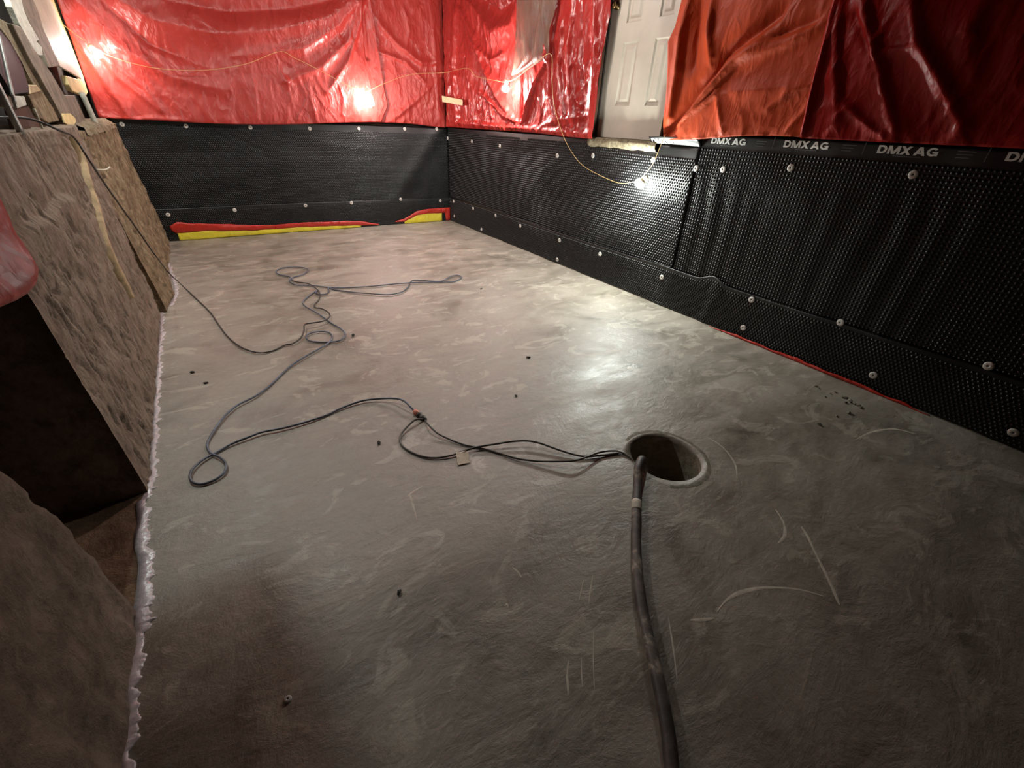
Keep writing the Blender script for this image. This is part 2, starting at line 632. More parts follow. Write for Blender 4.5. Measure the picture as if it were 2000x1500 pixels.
# ------------------------------------------------------------------ walls, ceiling
def rough_block(name, y0, y1, z0, z1, front, back_x, mat, step=0.025, amp=0.012, seed=0, endamp=0.012, chips=1.3):
    """A rough cast wall section whose inner face is x = front(y, z)."""
    ny, nz = max(2, int((y1 - y0) / step)), max(2, int((z1 - z0) / step))
    nx = 14
    v, f, idx = [], [], {}

    def P(y, z, x):
        g = noise.noise(Vector((seed + 1, y * 17 + z * 3, z * 7)))
        chipd = -max(0, 0.13 - abs(g)) / 0.13 * smooth(0.02, 0.25, noise.noise(Vector((seed + 4, y * 5, z * 4))))
        d = fbm(Vector((x * 6 + seed, y * 7, z * 4)), 4) * amp + fbm(Vector((x * 20, y * 26 + seed, z * 14)), 3) * amp * 0.45 + chipd * amp * chips
        return d

    # front
    for i in range(ny + 1):
        for j in range(nz + 1):
            y, z = y0 + (y1 - y0) * i / ny, z0 + (z1 - z0) * j / nz
            idx['f', i, j] = len(v)
            x = front(y, z)
            yy = y
            fade = 0.15 + 0.85 * smooth(0, 0.07, y - y0)
            if i == 0:
                yy = y + endamp * fbm(Vector((seed + 3, y, z * 9)), 4) * 1.6
            zz = z + (endamp * fbm(Vector((seed + 5, y * 8, z)), 4) if j == nz else 0)
            v.append(Vector((x + P(y, z, 0) * fade, yy, zz)))
    for i in range(ny):
        for j in range(nz):
            f.append((idx['f', i, j], idx['f', i + 1, j], idx['f', i + 1, j + 1], idx['f', i, j + 1]))
    # top, near end, far end
    for i in range(ny + 1):
        for k in range(1, nx + 1):
            idx['t', i, k] = len(v)
            a = v[idx['f', i, nz]]
            x = a.x + (back_x - a.x) * k / nx
            v.append(Vector((x, a.y, a.z + fbm(Vector((x * 9, a.y * 9, seed)), 4) * 0.012)))
        idx['t', i, 0] = idx['f', i, nz]
    for i in range(ny):
        for k in range(nx):
            f.append((idx['t', i, k], idx['t', i + 1, k], idx['t', i + 1, k + 1], idx['t', i, k + 1]))
    for e, i in (('n', 0), ('r', ny)):
        for j in range(nz + 1):
            idx[e, j, 0] = idx['f', i, j]
            for k in range(1, nx + 1):
                if j == nz:
                    idx[e, j, k] = idx['t', i, k]
                    continue
                a = v[idx['f', i, j]]
                x = a.x + (back_x - a.x) * k / nx
                idx[e, j, k] = len(v)
                v.append(Vector((x, a.y + fbm(Vector((x * 7, a.z * 7, seed + 8)), 4) * endamp * 1.4, a.z)))
        for j in range(nz):
            for k in range(nx):
                f.append((idx[e, j, k], idx[e, j, k + 1], idx[e, j + 1, k + 1], idx[e, j + 1, k]))
    return mesh_obj(name, v, f, mat)


def notch_set(seed, n, y0, y1, z0, z1, depth):
    rnd = random.Random(seed)
    out = []
    for _ in range(n):
        y, z = rnd.uniform(y0, y1), rnd.uniform(z0, z1)
        L, a = rnd.uniform(0.015, 0.05), rnd.gauss(0, 0.45)
        out.append(((y - math.sin(a) * L, z - math.cos(a) * L), (y + math.sin(a) * L, z + math.cos(a) * L), rnd.uniform(0.006, 0.012), depth * rnd.uniform(0.4, 1.1)))
    return out


def notches(nset, y, z):
    d = 0.0
    for a, b, w, h in nset:
        if abs(y - a[0]) > 0.13 or abs(z - a[1]) > 0.17:
            continue
        dd = seg_dist((y, z), a, b)[0]
        if dd < 3 * w:
            d = max(d, h * math.exp(-(dd / w) ** 2))
    return d


def smooth(a, b, x):
    t = max(0, min(1, (x - a) / (b - a)))
    return t * t * (3 - 2 * t)


NA = notch_set(3, 150, 2.1, 4.5, 0.03, 1.04, 0.022)
for c0, c1 in (((98, 578), (120, 618)), ((120, 618), (140, 655)), ((163, 700), (193, 743)), ((205, 800), (222, 830))):
    g0, g1 = lw(*c0, -0.572), lw(*c1, -0.572)
    NA.append(((g0.y, g0.z), (g1.y, g1.z), 0.011, 0.04))
NB = notch_set(5, 130, 4.6, 7.2, 0.03, 1.28, 0.035)


def front_a(y, z):
    x = -0.545 - 0.03 * z
    rec = smooth(1.055, 1.10, z + 0.04 * noise.noise(Vector((y * 3, 0, 2)))) * smooth(2.20, 2.28, y) * (1 - smooth(3.35, 3.5, y))
    x -= 0.026 * rec
    return x - notches(NA, y, z)


def front_b(y, z):
    x = -0.50 - 0.085 * z
    x += 0.05 * math.exp(-((y - 5.0) / 0.28) ** 2) * max(0, 1 - z / 0.7)
    x += 0.03 * (1 - smooth(0, 0.12, y - 4.5)) * 0
    # niche worn into the face
    n = math.exp(-((y - 4.78) / 0.10) ** 4) * math.exp(-((z - 1.10) / 0.14) ** 4)
    x -= 0.09 * n
    return x - notches(NB, y, z)


def front_c(y, z):
    return -0.555 - 0.02 * z


wa = tag(rough_block('wall_left', 2.06, 4.56, 0.0, 1.375, front_a, -1.6, MT['rub_a'], 0.0105, 0.011, 0, 0.002, 2.0),
         'rough grey brown cast concrete wall left of the slab', kind='structure')
wb = tag(rough_block('wall_left_far', 4.50, 7.285, 0.0, 1.33, front_b, -1.2, MT['rub_b'], 0.014, 0.022, 20, 0.008, 1.6),
         'pitted tan concrete wall running to the back corner', kind='structure')


def near_wall():
    prof = [(1.40, 0.0), (1.395, 0.15), (1.378, 0.33), (1.366, 0.46), (1.36, 0.55), (1.335, 0.63), (1.312, 0.71), (1.285, 0.77),
            (1.255, 0.83), (1.23, 0.95), (1.20, 1.1), (1.17, 1.25), (1.16, 1.4)]
    o = rough_block('wall_left_near', -2.0, 1.36, 0.0, 1.40, front_c, -1.6, MT['rub_c'], 0.02, 0.016, 40, 0.006, 0.6)
    import bisect
    zs = [p[1] for p in prof]
    for vtx in o.data.vertices:
        z = max(0, min(1.4, vtx.co.z))
        k = min(len(prof) - 2, max(0, bisect.bisect(zs, z) - 1))
        t = (z - zs[k]) / (zs[k + 1] - zs[k])
        ye = prof[k][0] * (1 - t) + prof[k + 1][0] * t
        ye += 0.012 * fbm(Vector((2, 4, z * 9)), 4)
        t = max(0, (vtx.co.y + 0.2) / 1.56)
        vtx.co.y = vtx.co.y + (ye - 1.36) * t
    return o


wc = tag(near_wall(), 'damp dark concrete wall at the near left', kind='structure')
# pocket in the left wall: soil floor and earth sides
gv, gf = [], []
for i in range(31):
    for j in range(25):
        x, y = -1.65 + 1.11 * i / 30, 1.15 + 1.1 * j / 24
        z = 0.004 + 0.10 * smooth(-0.62, -1.2, x) * 0 + 0.022 * smooth(0, 0.3, -0.56 - x) + 0.015 * fbm(Vector((x * 6, y * 6, 2)), 4)
        gap = abs(y - (1.72 + 0.12 * (x + 0.8)) + 0.02 * noise.noise(Vector((x * 9, 0, 0))))
        z -= 0.03 * math.exp(-(gap / 0.02) ** 2) * smooth(-0.62, -0.66, x) * smooth(-1.0, -0.9, x)
        if x > -0.56:
            z = min(z, -0.002)
        gv.append(Vector((x, y, z)))
for i in range(30):
    for j in range(24):
        a = i * 25 + j
        gf.append((a, a + 25, a + 26, a + 1))
tag(mesh_obj('floor_pocket', gv, gf, MT['dirt']), 'bare soil floor of the pocket in the left wall', kind='structure')
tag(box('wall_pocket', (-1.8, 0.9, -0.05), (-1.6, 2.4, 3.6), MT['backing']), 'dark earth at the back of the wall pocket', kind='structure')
tag(box('wall_right', (3.665, -2.0, -0.6), (3.9, 7.6, ZC), MT['backing']), kind='structure')
tag(box('wall_back', (-1.9, 7.37, -0.6), (3.665, 7.6, ZC), MT['backing']), kind='structure')
tag(box('wall_front', (-1.9, -2.2, -0.6), (3.9, -2.0, ZC), MT['backing']), kind='structure')
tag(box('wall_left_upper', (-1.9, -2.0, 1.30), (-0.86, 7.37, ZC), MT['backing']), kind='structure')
tag(box('shadow_box_left', (-0.87, -2.0, 2.2), (-0.335, 3.56, ZC), MT['ceil']), 'added shadow box along the near left wall, above the picture', kind='structure')  # unseen box, added to shade the near left floor from the cold ceiling bulb
tag(box('shadow_box_near', (-0.335, -2.0, 2.45), (2.4, 3.57, ZC), MT['ceil']), 'added shadow box over the near half of the room, above the picture', kind='structure')  # unseen too, added to keep both ceiling bulbs off the nearest floor
tag(box('ceiling', (-1.9, -2.2, ZC), (3.9, 7.6, ZC + 0.1), MT['ceil']), kind='structure')


# ------------------------------------------------------------------ perimeter trims
def edge_strip(name, pts, w0, w1, hh, mat, rag, seed=0):
    """A ragged low strip along the slab edge."""
    path = catmull([Vector(p) for p in pts], 40)
    v, f = [], []
    n = len(path)
    for i, p in enumerate(path):
        d = (path[min(i + 1, n - 1)] - path[max(i - 1, 0)]).normalized()
        s = Vector((d.y, -d.x, 0))
        q = p * 1.0
        r1 = fbm(Vector((q.x * 22 + seed, q.y * 22, 1)), 5) * rag
        spike = max(0, noise.noise(Vector((q.x * 30, q.y * 45 + seed, 3)))) ** 3 * rag * 3
        a, b = -w0, w1 + r1 + spike
        h = hh * (0.7 + 0.5 * noise.noise(q * 12))
        prof = ((a, -0.01), (a, h), (a * 0.3 + b * 0.3, h * 1.05), (b * 0.75, h * 0.75), (b, h * 0.3), (b, -0.01))
        for x, z in prof:
            v.append(p + s * x + Vector((0, 0, z)))
    m = 6
    for i in range(n - 1):
        for k in range(m - 1):
            a = i * m + k
            f.append((a, a + 1, a + m + 1, a + m))
    return tag(mesh_obj(name, v, f, mat), kind='structure')


LE = [(332, 474), (326, 484), (328, 505), (335, 525), (345, 555), (346, 575), (338, 595), (322, 606), (320, 640), (316, 680), (314, 720),
      (309, 760), (303, 800), (296, 850), (289, 900), (284, 935), (290, 975), (292, 1010), (288, 1050), (297, 1090), (296, 1130),
      (291, 1180), (293, 1220), (285, 1250), (276, 1300), (272, 1360), (267, 1430), (262, 1500)]
lep = [fl(*p) for p in LE]
for p in lep[8:16]:
    p.x = max(p.x, -0.520)
edge_strip('trim_1', [p + Vector((-0.012, 0, 0)) for p in lep[:16]][::-1], 0.016, 0.010, 0.006, MT['white_poly'], 0.020, 3)
near = [p + Vector((-0.012, 0, 0)) for p in lep[15:]] + [Vector((-0.545, 0.3, 0)), Vector((-0.545, -0.6, 0))]
edge_strip('trim_2', near[::-1], 0.030, 0.012, 0.009, MT['white_poly'], 0.022, 11)
edge_strip('trim_3', [(XR - 0.012, y, 0) for y in (7.30, 6.5, 5.7, 5.0, 4.2, 3.4, 2.7)], 0.012, 0.010, 0.012, MT['foam'], 0.007, 5)
edge_strip('trim_4', [(XR - 0.010, y, 0) for y in (2.7, 2.0, 1.2, 0.4, -0.6)], 0.012, 0.008, 0.008, MT['foam'], 0.008, 9)
edge_strip('trim_5', [(x, YB - 0.012, 0) for x in (-0.5, 0.5, 1.5, 2.6, 3.6)], 0.012, 0.008, 0.010, MT['foam'], 0.005, 15)


# ------------------------------------------------------------------ dimpled drainage membranes
PITCH_D = 0.025


def warp_right_far(y, z):
    w = 0.010 * fbm(Vector((y * 1.3, z * 2.2, 3)), 3)
    w += 0.012 * math.exp(-(((y - 3.6) * 0.8 + (z - 0.75) * 0.6) / 0.10) ** 2)
    w += 0.010 * math.exp(-(((y - 4.8) * 0.7 + (z - 0.9) * 0.7) / 0.12) ** 2)
    return 0.012 + max(-0.01, w) + 0.020 * smooth(SEAM + 0.22, SEAM, y)


def warp_right_near(y, z):
    u = y * 1.0 + 0.05 * noise.noise(Vector((y * 2, z * 1.5, 1)))
    low = smooth(1.42, 1.1, z)
    w = 0.006 * math.sin(u * 2 * math.pi / 0.19 + 3.5 * noise.noise(Vector((y * 2.3, z * 0.7, 0)))) * low * (0.5 + noise.noise(Vector((y * 1.5, z, 9))))
    w += 0.008 * fbm(Vector((y * 2, z * 1.2, 7)), 3)
    return 0.018 + w


def warp_low(y, z):
    t = smooth(0.0, 0.40, z)
    w = 0.010 + 0.016 * t + 0.008 * fbm(Vector((y * 2.2, z * 3, 11)), 3)
    w += 0.012 * math.exp(-((y - 2.08 + 0.2 * z) / 0.055) ** 2)
    return max(0.022, w + 0.014)


def warp_back(x, z):
    w = 0.012 * fbm(Vector((x * 1.1, z * 1.6, 5)), 3)
    w += 0.02 * math.exp(-(((x - 3.0) * 0.75 - (z - 0.85) * 0.65) / 0.12) ** 2)
    return 0.014 + max(-0.012, w)


def warp_back_low(x, z):
    t = smooth(0.0, 0.33, z)
    return 0.028 + 0.010 * t + 0.006 * fbm(Vector((x * 1.8, z * 3, 21)), 3)


def membrane(name, wall, u0, u1, ztop, zbot, warp, label, diag=True, dim_top=0.06, lattice=PITCH_D, lip=0.0):
    """wall 'R': surface x = XR - warp ; wall 'B': surface y = YB - warp.  u runs along the wall."""
    def P(u, z, h=0.0):
        w = warp(u, z) + h
        return Vector((XR - w, u, z)) if wall == 'R' else Vector((u, YB - w, z))
    root = empty(name, P((u0 + u1) / 2, zbot((u0 + u1) / 2)))
    tag(root, label, 'membrane')
    nu = int((u1 - u0) / 0.03)
    nz = 40
    v, f = [], []
    for i in range(nu + 1):
        u = u0 + (u1 - u0) * i / nu
        zt, zb = ztop(u), zbot(u)
        for j in range(nz + 1):
            z = zb + (zt - zb) * j / nz
            v.append(P(u, z, lip * smooth(0.9, 1.0, j / nz)))
    for i in range(nu):
        for j in range(nz):
            a = i * (nz + 1) + j
            f.append((a, a + nz + 1, a + nz + 2, a + 1))
    sh = mesh_obj('sheet', v, f, MT['membrane'], root)
    md = sh.modifiers.new('thick', 'SOLIDIFY')
    md.thickness = 0.003
    md.offset = 0
    # domes
    S = 7
    dv, df = [], []
    pit = lattice
    nrow = int(1.6 / pit)
    ncol = int((u1 - u0) / pit)
    out = Vector((-1, 0, 0)) if wall == 'R' else Vector((0, -1, 0))
    al = Vector((0, 1, 0)) if wall == 'R' else Vector((1, 0, 0))
    upv = Vector((0, 0, 1))
    cs = [(math.cos(2 * math.pi * k / S), math.sin(2 * math.pi * k / S)) for k in range(S)]
    for r in range(nrow):
        z = 0.01 + r * pit * (0.866 if diag else 1.0) + pit / 2
        for c in range(ncol):
            u = u0 + (c + 0.5 + (0.5 if diag and r % 2 else 0)) * pit
            if u > u1 - 0.006 or z > ztop(u) - dim_top or z < zbot(u) + 0.008:
                continue
            p = P(u, z, 0.0012 + (lip * smooth(0.9, 1.0, (z - zbot(u)) / (ztop(u) - zbot(u))) if lip else 0))
            b = len(dv)
            for rr, hh in ((pit * 0.43, -0.001), (pit * 0.36, 0.006), (pit * 0.18, 0.009)):
                for k in range(S):
                    dv.append(p + al * (cs[k][0] * rr) + upv * (cs[k][1] * rr) + out * hh)
            for g in range(2):
                for k in range(S):
                    a0, a1 = b + g * S + k, b + g * S + (k + 1) % S
                    df.append((a0, a1, a1 + S, a0 + S))
            df.append(tuple(b + 2 * S + k for k in range(S)))
    d = mesh_obj('dimples', dv, df, MT['membrane'], root)
    d['kind'] = 'stuff'
    return root, P


# one washer mesh, shared
def washer_mesh():
    prof = [(0.0055, 0.004), (0.0055, 0.0065), (0.0105, 0.0070), (0.020, 0.0060), (0.0245, 0.0035), (0.0248, 0.0)]
    v, f = [], []
    S = 24
    for r, h in prof:
        for k in range(S):
            a = 2 * math.pi * k / S
            v.append((r * math.cos(a), r * math.sin(a), h))
    for g in range(len(prof) - 1):
        for k in range(S):
            a, b = g * S + k, g * S + (k + 1) % S
            f.append((a, a + S, b + S, b))
    me = bpy.data.meshes.new('washer')
    me.from_pydata(v, [], f)
    me.polygons.foreach_set('use_smooth', [True] * len(me.polygons))
    me.materials.append(MT['washer'])
    return me


def nail_mesh():
    v, f = [], []
    S = 12
    for r, h in ((0.0052, 0.002), (0.0048, 0.0045), (0.002, 0.0055)):
        for k in range(S):
            a = 2 * math.pi * k / S
            v.append((r * math.cos(a), r * math.sin(a), h))
    for g in range(2):
        for k in range(S):
            a, b = g * S + k, g * S + (k + 1) % S
            f.append((a, b, b + S, a + S))
    f.append(tuple(range(2 * S, 3 * S)))
    me = bpy.data.meshes.new('nail_head')
    me.from_pydata(v, [], f)
    me.materials.append(MT['nail'])
    return me


WM, NM = washer_mesh(), nail_mesh()


def add_washer(root, P, wall, px, py):
    q = rw(px, py, XR - 0.03) if wall == 'R' else bw(px, py, YB - 0.03)
    u, z = (q.y, q.z) if wall == 'R' else (q.x, q.z)
    p = P(u, z, 0.009)
    n = Vector((-1, 0, 0)) if wall == 'R' else Vector((0, -1, 0))
    n = (n + Vector((random.uniform(-.1, .1), random.uniform(-.1, .1), random.uniform(-.12, .12)))).normalized()
    rot = n.to_track_quat('Z', 'Y')
    w = bpy.data.objects.new('washer', WM)
    col.objects.link(w)
    w.parent = root
    w.matrix_parent_inverse = root.matrix_basis.inverted()
    w.location = p
    w.rotation_mode = 'QUATERNION'
    w.rotation_quaternion = rot
    nl = bpy.data.objects.new('nail_head', NM)
    col.objects.link(nl)
    nl.parent = w


SEAM = 2.535
mr_far, P_rf = membrane('dimpled_membrane', 'R', SEAM, 7.30,
                        lambda y: 1.435 - 0.03 * smooth(4.0, 3.3, y) + 0.008 * noise.noise(Vector((y * 3, 0, 0))), lambda y: 0.30, warp_right_far,
                        'black dimpled drainage sheet below the white door, running to the corner', True, 0.075, 0.028)
mr_near, P_rn = membrane('dimpled_membrane', 'R', -1.2, SEAM + 0.03,
                         lambda y: 1.515 + 0.006 * noise.noise(Vector((y * 2, 3, 0))), lambda y: 0.30, warp_right_near,
                         'black dimpled drainage sheet with white lettering along its top, nearest on the right', False, 0.10)
mr_low, P_rl = membrane('dimpled_membrane', 'R', -1.2, 7.29,
                        lambda y: 0.385 + 0.03 * smooth(4, 6.5, y) + 0.012 * noise.noise(Vector((y * 1.7, 5, 0))) + 0.055 * math.exp(-((y - 2.08) / 0.10) ** 2),
                        lambda y: 0.004, warp_low,
                        'low black dimpled strip lapped along the foot of the right wall', True, 0.03, PITCH_D, 0.004)
mb_up, P_bu = membrane('dimpled_membrane', 'B', -0.66, 3.60,
                       lambda x: 1.42 + 0.01 * noise.noise(Vector((x * 3, 8, 0))), lambda x: 0.28, warp_back,
                       'tall black dimpled drainage sheet across the back wall', True, 0.085)
mb_low, P_bl = membrane('dimpled_membrane', 'B', -0.60, 3.59,
                        lambda x: 0.40 - 0.005 * x + 0.01 * noise.noise(Vector((x * 2, 9, 0))), lambda x: 0.004, warp_back_low,
                        'low black dimpled strip lapped along the foot of the back wall', True, 0.03)

for px, py in ((874, 270), (920, 276), (976, 285), (1089, 304), (1157, 304), (1275, 312), (1361, 329)):
    add_washer(mr_far, P_rf, 'R', px, py)
for px, py in ((1412, 331), (1544, 328), (1783, 341)):
    add_washer(mr_near, P_rn, 'R', px, py)
for px, py in ((888, 393), (926, 407), (970, 421), (1018, 441), (1095, 469), (1174, 496), (888, 422), (941, 448), (1089, 507), (1295, 541), (1470, 585),
               (1452, 640), (1644, 629), (1707, 732), (1932, 714), (1980, 844)):
    add_washer(mr_low, P_rl, 'R', px, py)
for px, py in ((238, 243), (363, 246), (489, 249), (605, 251), (701, 251), (791, 252), (853, 252)):
    add_washer(mb_up, P_bu, 'B', px, py)
for px, py in ((328, 419), (458, 410), (596, 401), (686, 396), (782, 389), (859, 392)):
    add_washer(mb_low, P_bl, 'B', px, py)


class Glyphs:
    """Flat bold lettering made of stroke plates; x to the right, y up, cap height 1."""
    def __init__(self):
        self.v, self.f = [], []

    def poly(self, pts):
        b = len(self.v)
        self.v += pts
        self.f.append(tuple(range(b, b + len(pts))))

    def bar(self, x0, y0, x1, y1):
        self.poly([(x0, y0), (x1, y0), (x1, y1), (x0, y1)])

    def slant(self, xb, xt, w, y0=0.0, y1=1.0):
        self.poly([(xb, y0), (xb + w, y0), (xt + w, y1), (xt, y1)])

    def arc(self, cx, cy, rx, ry, w, h, a0, a1, n=14):
        P = []
        for i in range(n + 1):
            a = R(a0 + (a1 - a0) * i / n)
            P.append(((cx + rx * math.cos(a), cy + ry * math.sin(a)), (cx + (rx - w) * math.cos(a), cy + (ry - h) * math.sin(a))))
        for (o0, i0), (o1, i1) in zip(P, P[1:]):
            self.poly([o0, o1, i1, i0])


def lettering():
    g = Glyphs()
    w = 0.30
    g.bar(0, 0, w, 1)                                                  # D
    g.bar(w, 0, 0.52, 0.22)
    g.bar(w, 0.78, 0.52, 1)
    g.arc(0.52, 0.5, 0.58, 0.5, w, 0.22, -90, 90)
    x = 1.22                                                           # M
    g.bar(x, 0, x + 0.26, 1)
    g.bar(x + 1.14, 0, x + 1.40, 1)
    g.slant(x + 0.52, x + 0.0, 0.36)
    g.slant(x + 0.52, x + 1.04, 0.36)
    x = 2.68                                                           # X
    g.slant(x, x + 0.86, 0.38)
    g.slant(x + 0.86, x, 0.38)
    x = 4.22                                                           # A
    g.slant(x, x + 0.46, 0.34)
    g.slant(x + 0.94, x + 0.48, 0.34)
    g.bar(x + 0.3, 0.18, x + 0.98, 0.38)
    x = 5.58                                                           # G
    g.arc(x + 0.62, 0.5, 0.62, 0.5, w, 0.22, 40, 345, 24)
    g.bar(x + 0.62, 0.34, x + 1.22, 0.55)
    g.bar(x + 0.94, 0.04, x + 1.22, 0.50)
    return g


def dash():
    g = Glyphs()
    g.bar(0, 0, 1, 1)
    return g


def print_on(name, g, y_left, z_base, width, mat, parent, height, x=None):
    xs = [q[0] for q in g.v]
    sx = width / (max(xs) - min(xs))
    v = []
    for q in g.v:
        y = y_left - q[0] * sx
        z = z_base + q[1] * height
        v.append(Vector(((XR - warp_right_near(y, z) if x is None else x(y, z)) - 0.0034, y, z)))
    return mesh_obj(name, v, g.f, mat, parent, smooth=False)


LET = lettering()
BAR = dash()
for k, yl in enumerate((2.454, 1.861, 1.271, 0.680, 0.09)):
    zb = 1.442 if k == 0 else 1.448
    print_on('lettering', LET, yl, zb, 0.302, MT['print'], mr_near, 0.044)
    print_on('print_line', BAR, yl - 0.09, zb - 0.012, 0.14, MT['faint'], mr_near, 0.005)
    for q in range(3):
        print_on('print_line', BAR, yl - 0.385, zb + 0.032 - q * 0.016, 0.08 - 0.01 * q, MT['faint'], mr_near, 0.004)
    print_on('print_line', BAR, yl + 0.078, zb - 0.012, 0.004, MT['faint'], mr_near, 0.07)
# the printed edge folded over at the seam by the door sill
fv, ff = [], []
NU = 24


def flap(u, t):
    z = 1.405 + 0.055 * t
    return Vector((XR - 0.034 - 0.05 * t ** 1.6 - 0.012 * math.sin(u * 9), u, z + 0.012 * math.sin(u * 5)))


for i in range(NU + 1):
    for j in range(6):
        fv.append(flap(2.535 + 0.52 * i / NU, j / 5))
for i in range(NU):
    for j in range(5):
        a = i * 6 + j
        ff.append((a, a + 6, a + 7, a + 1))
fp = mesh_obj('folded_flap', fv, ff, MT['membrane'], mr_near)
fp.modifiers.new('thick', 'SOLIDIFY').thickness = 0.0025
print_on('lettering', LET, 3.035, 1.418, 0.285, MT['print'], mr_near, 0.034,
         lambda y, z: flap(y, (z - 0.012 * math.sin(y * 5) - 1.405) / 0.055).x - 0.002)

# ------------------------------------------------------------------ red / yellow sheeting at the slab edge
def strip_sheet(name, wall, u0, u1, zt, zb, off, mat, label, seed):
    v, f = [], []
    n = int((u1 - u0) / 0.02)
    for i in range(n + 1):
        u = u0 + (u1 - u0) * i / n
        a, b = zb(u), zt(u)
        for j in range(7):
            t = j / 6
            z = a + (b - a) * t
            w = off + 0.008 * fbm(Vector((u * 7, z * 14, seed)), 4) + 0.006 * math.sin(t * math.pi)
            v.append(Vector((XR - w, u, z)) if wall == 'R' else Vector((u, YB - w, z)))
    for i in range(n):
        for j in range(6):
            a = i * 7 + j
            f.append((a, a + 7, a + 8, a + 1))
    o = mesh_obj(name, v, f, mat)
    o.modifiers.new('thick', 'SOLIDIFY').thickness = 0.002
    return tag(o, label, 'plastic strip', 'poly strips at the slab edge')


def nz1(u, s, k):
    return noise.noise(Vector((u * s, k, 0.5)))


def lerp_tab(tab, u):
    for (a, za), (b, zb) in zip(tab, tab[1:]):
        if u <= b:
            return za + (zb - za) * max(0, (u - a) / (b - a))
    return tab[-1][1]


def b_uz(px, py):
    q = bw(px, py, YB - 0.05)
    return (q.x, q.z)


RT = [b_uz(*p) for p in ((331, 441), (345, 434), (400, 437), (520, 440), (600, 434), (700, 431), (740, 438))]
RBt = [b_uz(*p) for p in ((331, 447), (343, 456), (400, 451), (500, 450), (600, 443), (700, 440), (740, 440))]
strip_sheet('red_poly_strip', 'B', RT[0][0], RT[-1][0], lambda u: lerp_tab(RT, u) + 0.006 * nz1(u, 9, 1), lambda u: lerp_tab(RBt, u) + 0.005 * nz1(u, 7, 2),
            0.052, MT['red_poly'], 'long strip of red plastic at the foot of the back wall', 1)
YT = [b_uz(*p) for p in ((345, 452), (400, 450), (500, 449), (600, 442), (705, 438))]
strip_sheet('yellow_poly_strip', 'B', YT[0][0], YT[-1][0], lambda u: lerp_tab(YT, u), lambda u: 0.004, 0.046, MT['yellow_poly'],
            'long yellow plastic strip showing under the red one on the back wall', 2)
RT2 = [b_uz(*p) for p in ((772, 432), (790, 427), (815, 412), (835, 408), (878, 405))]
RB2 = [b_uz(*p) for p in ((772, 434), (790, 433), (815, 420), (835, 417), (878, 415))]
strip_sheet('red_poly_strip', 'B', RT2[0][0], 3.585, lambda u: lerp_tab(RT2, u), lambda u: lerp_tab(RB2, u) if u < 3.5 else 0.01, 0.052, MT['red_poly'],
            'short red plastic strip tucked into the back corner', 3)
YT2 = [b_uz(*p) for p in ((790, 431), (815, 418), (863, 414))]
strip_sheet('yellow_poly_strip', 'B', YT2[0][0], YT2[-1][0], lambda u: lerp_tab(YT2, u), lambda u: 0.004, 0.046, MT['yellow_poly'],
            'short yellow plastic strip next to the back corner', 4)
strip_sheet('red_poly_strip', 'R', 0.35, 1.98, lambda u: 0.026 + 0.014 * nz1(u, 9, 5) - 0.016 * smooth(1.6, 2.0, u) - 0.02 * smooth(0.7, 0.35, u), lambda u: 0.002, 0.052, MT['red_poly'],
            'red plastic edge poking out under the right hand membrane', 5)


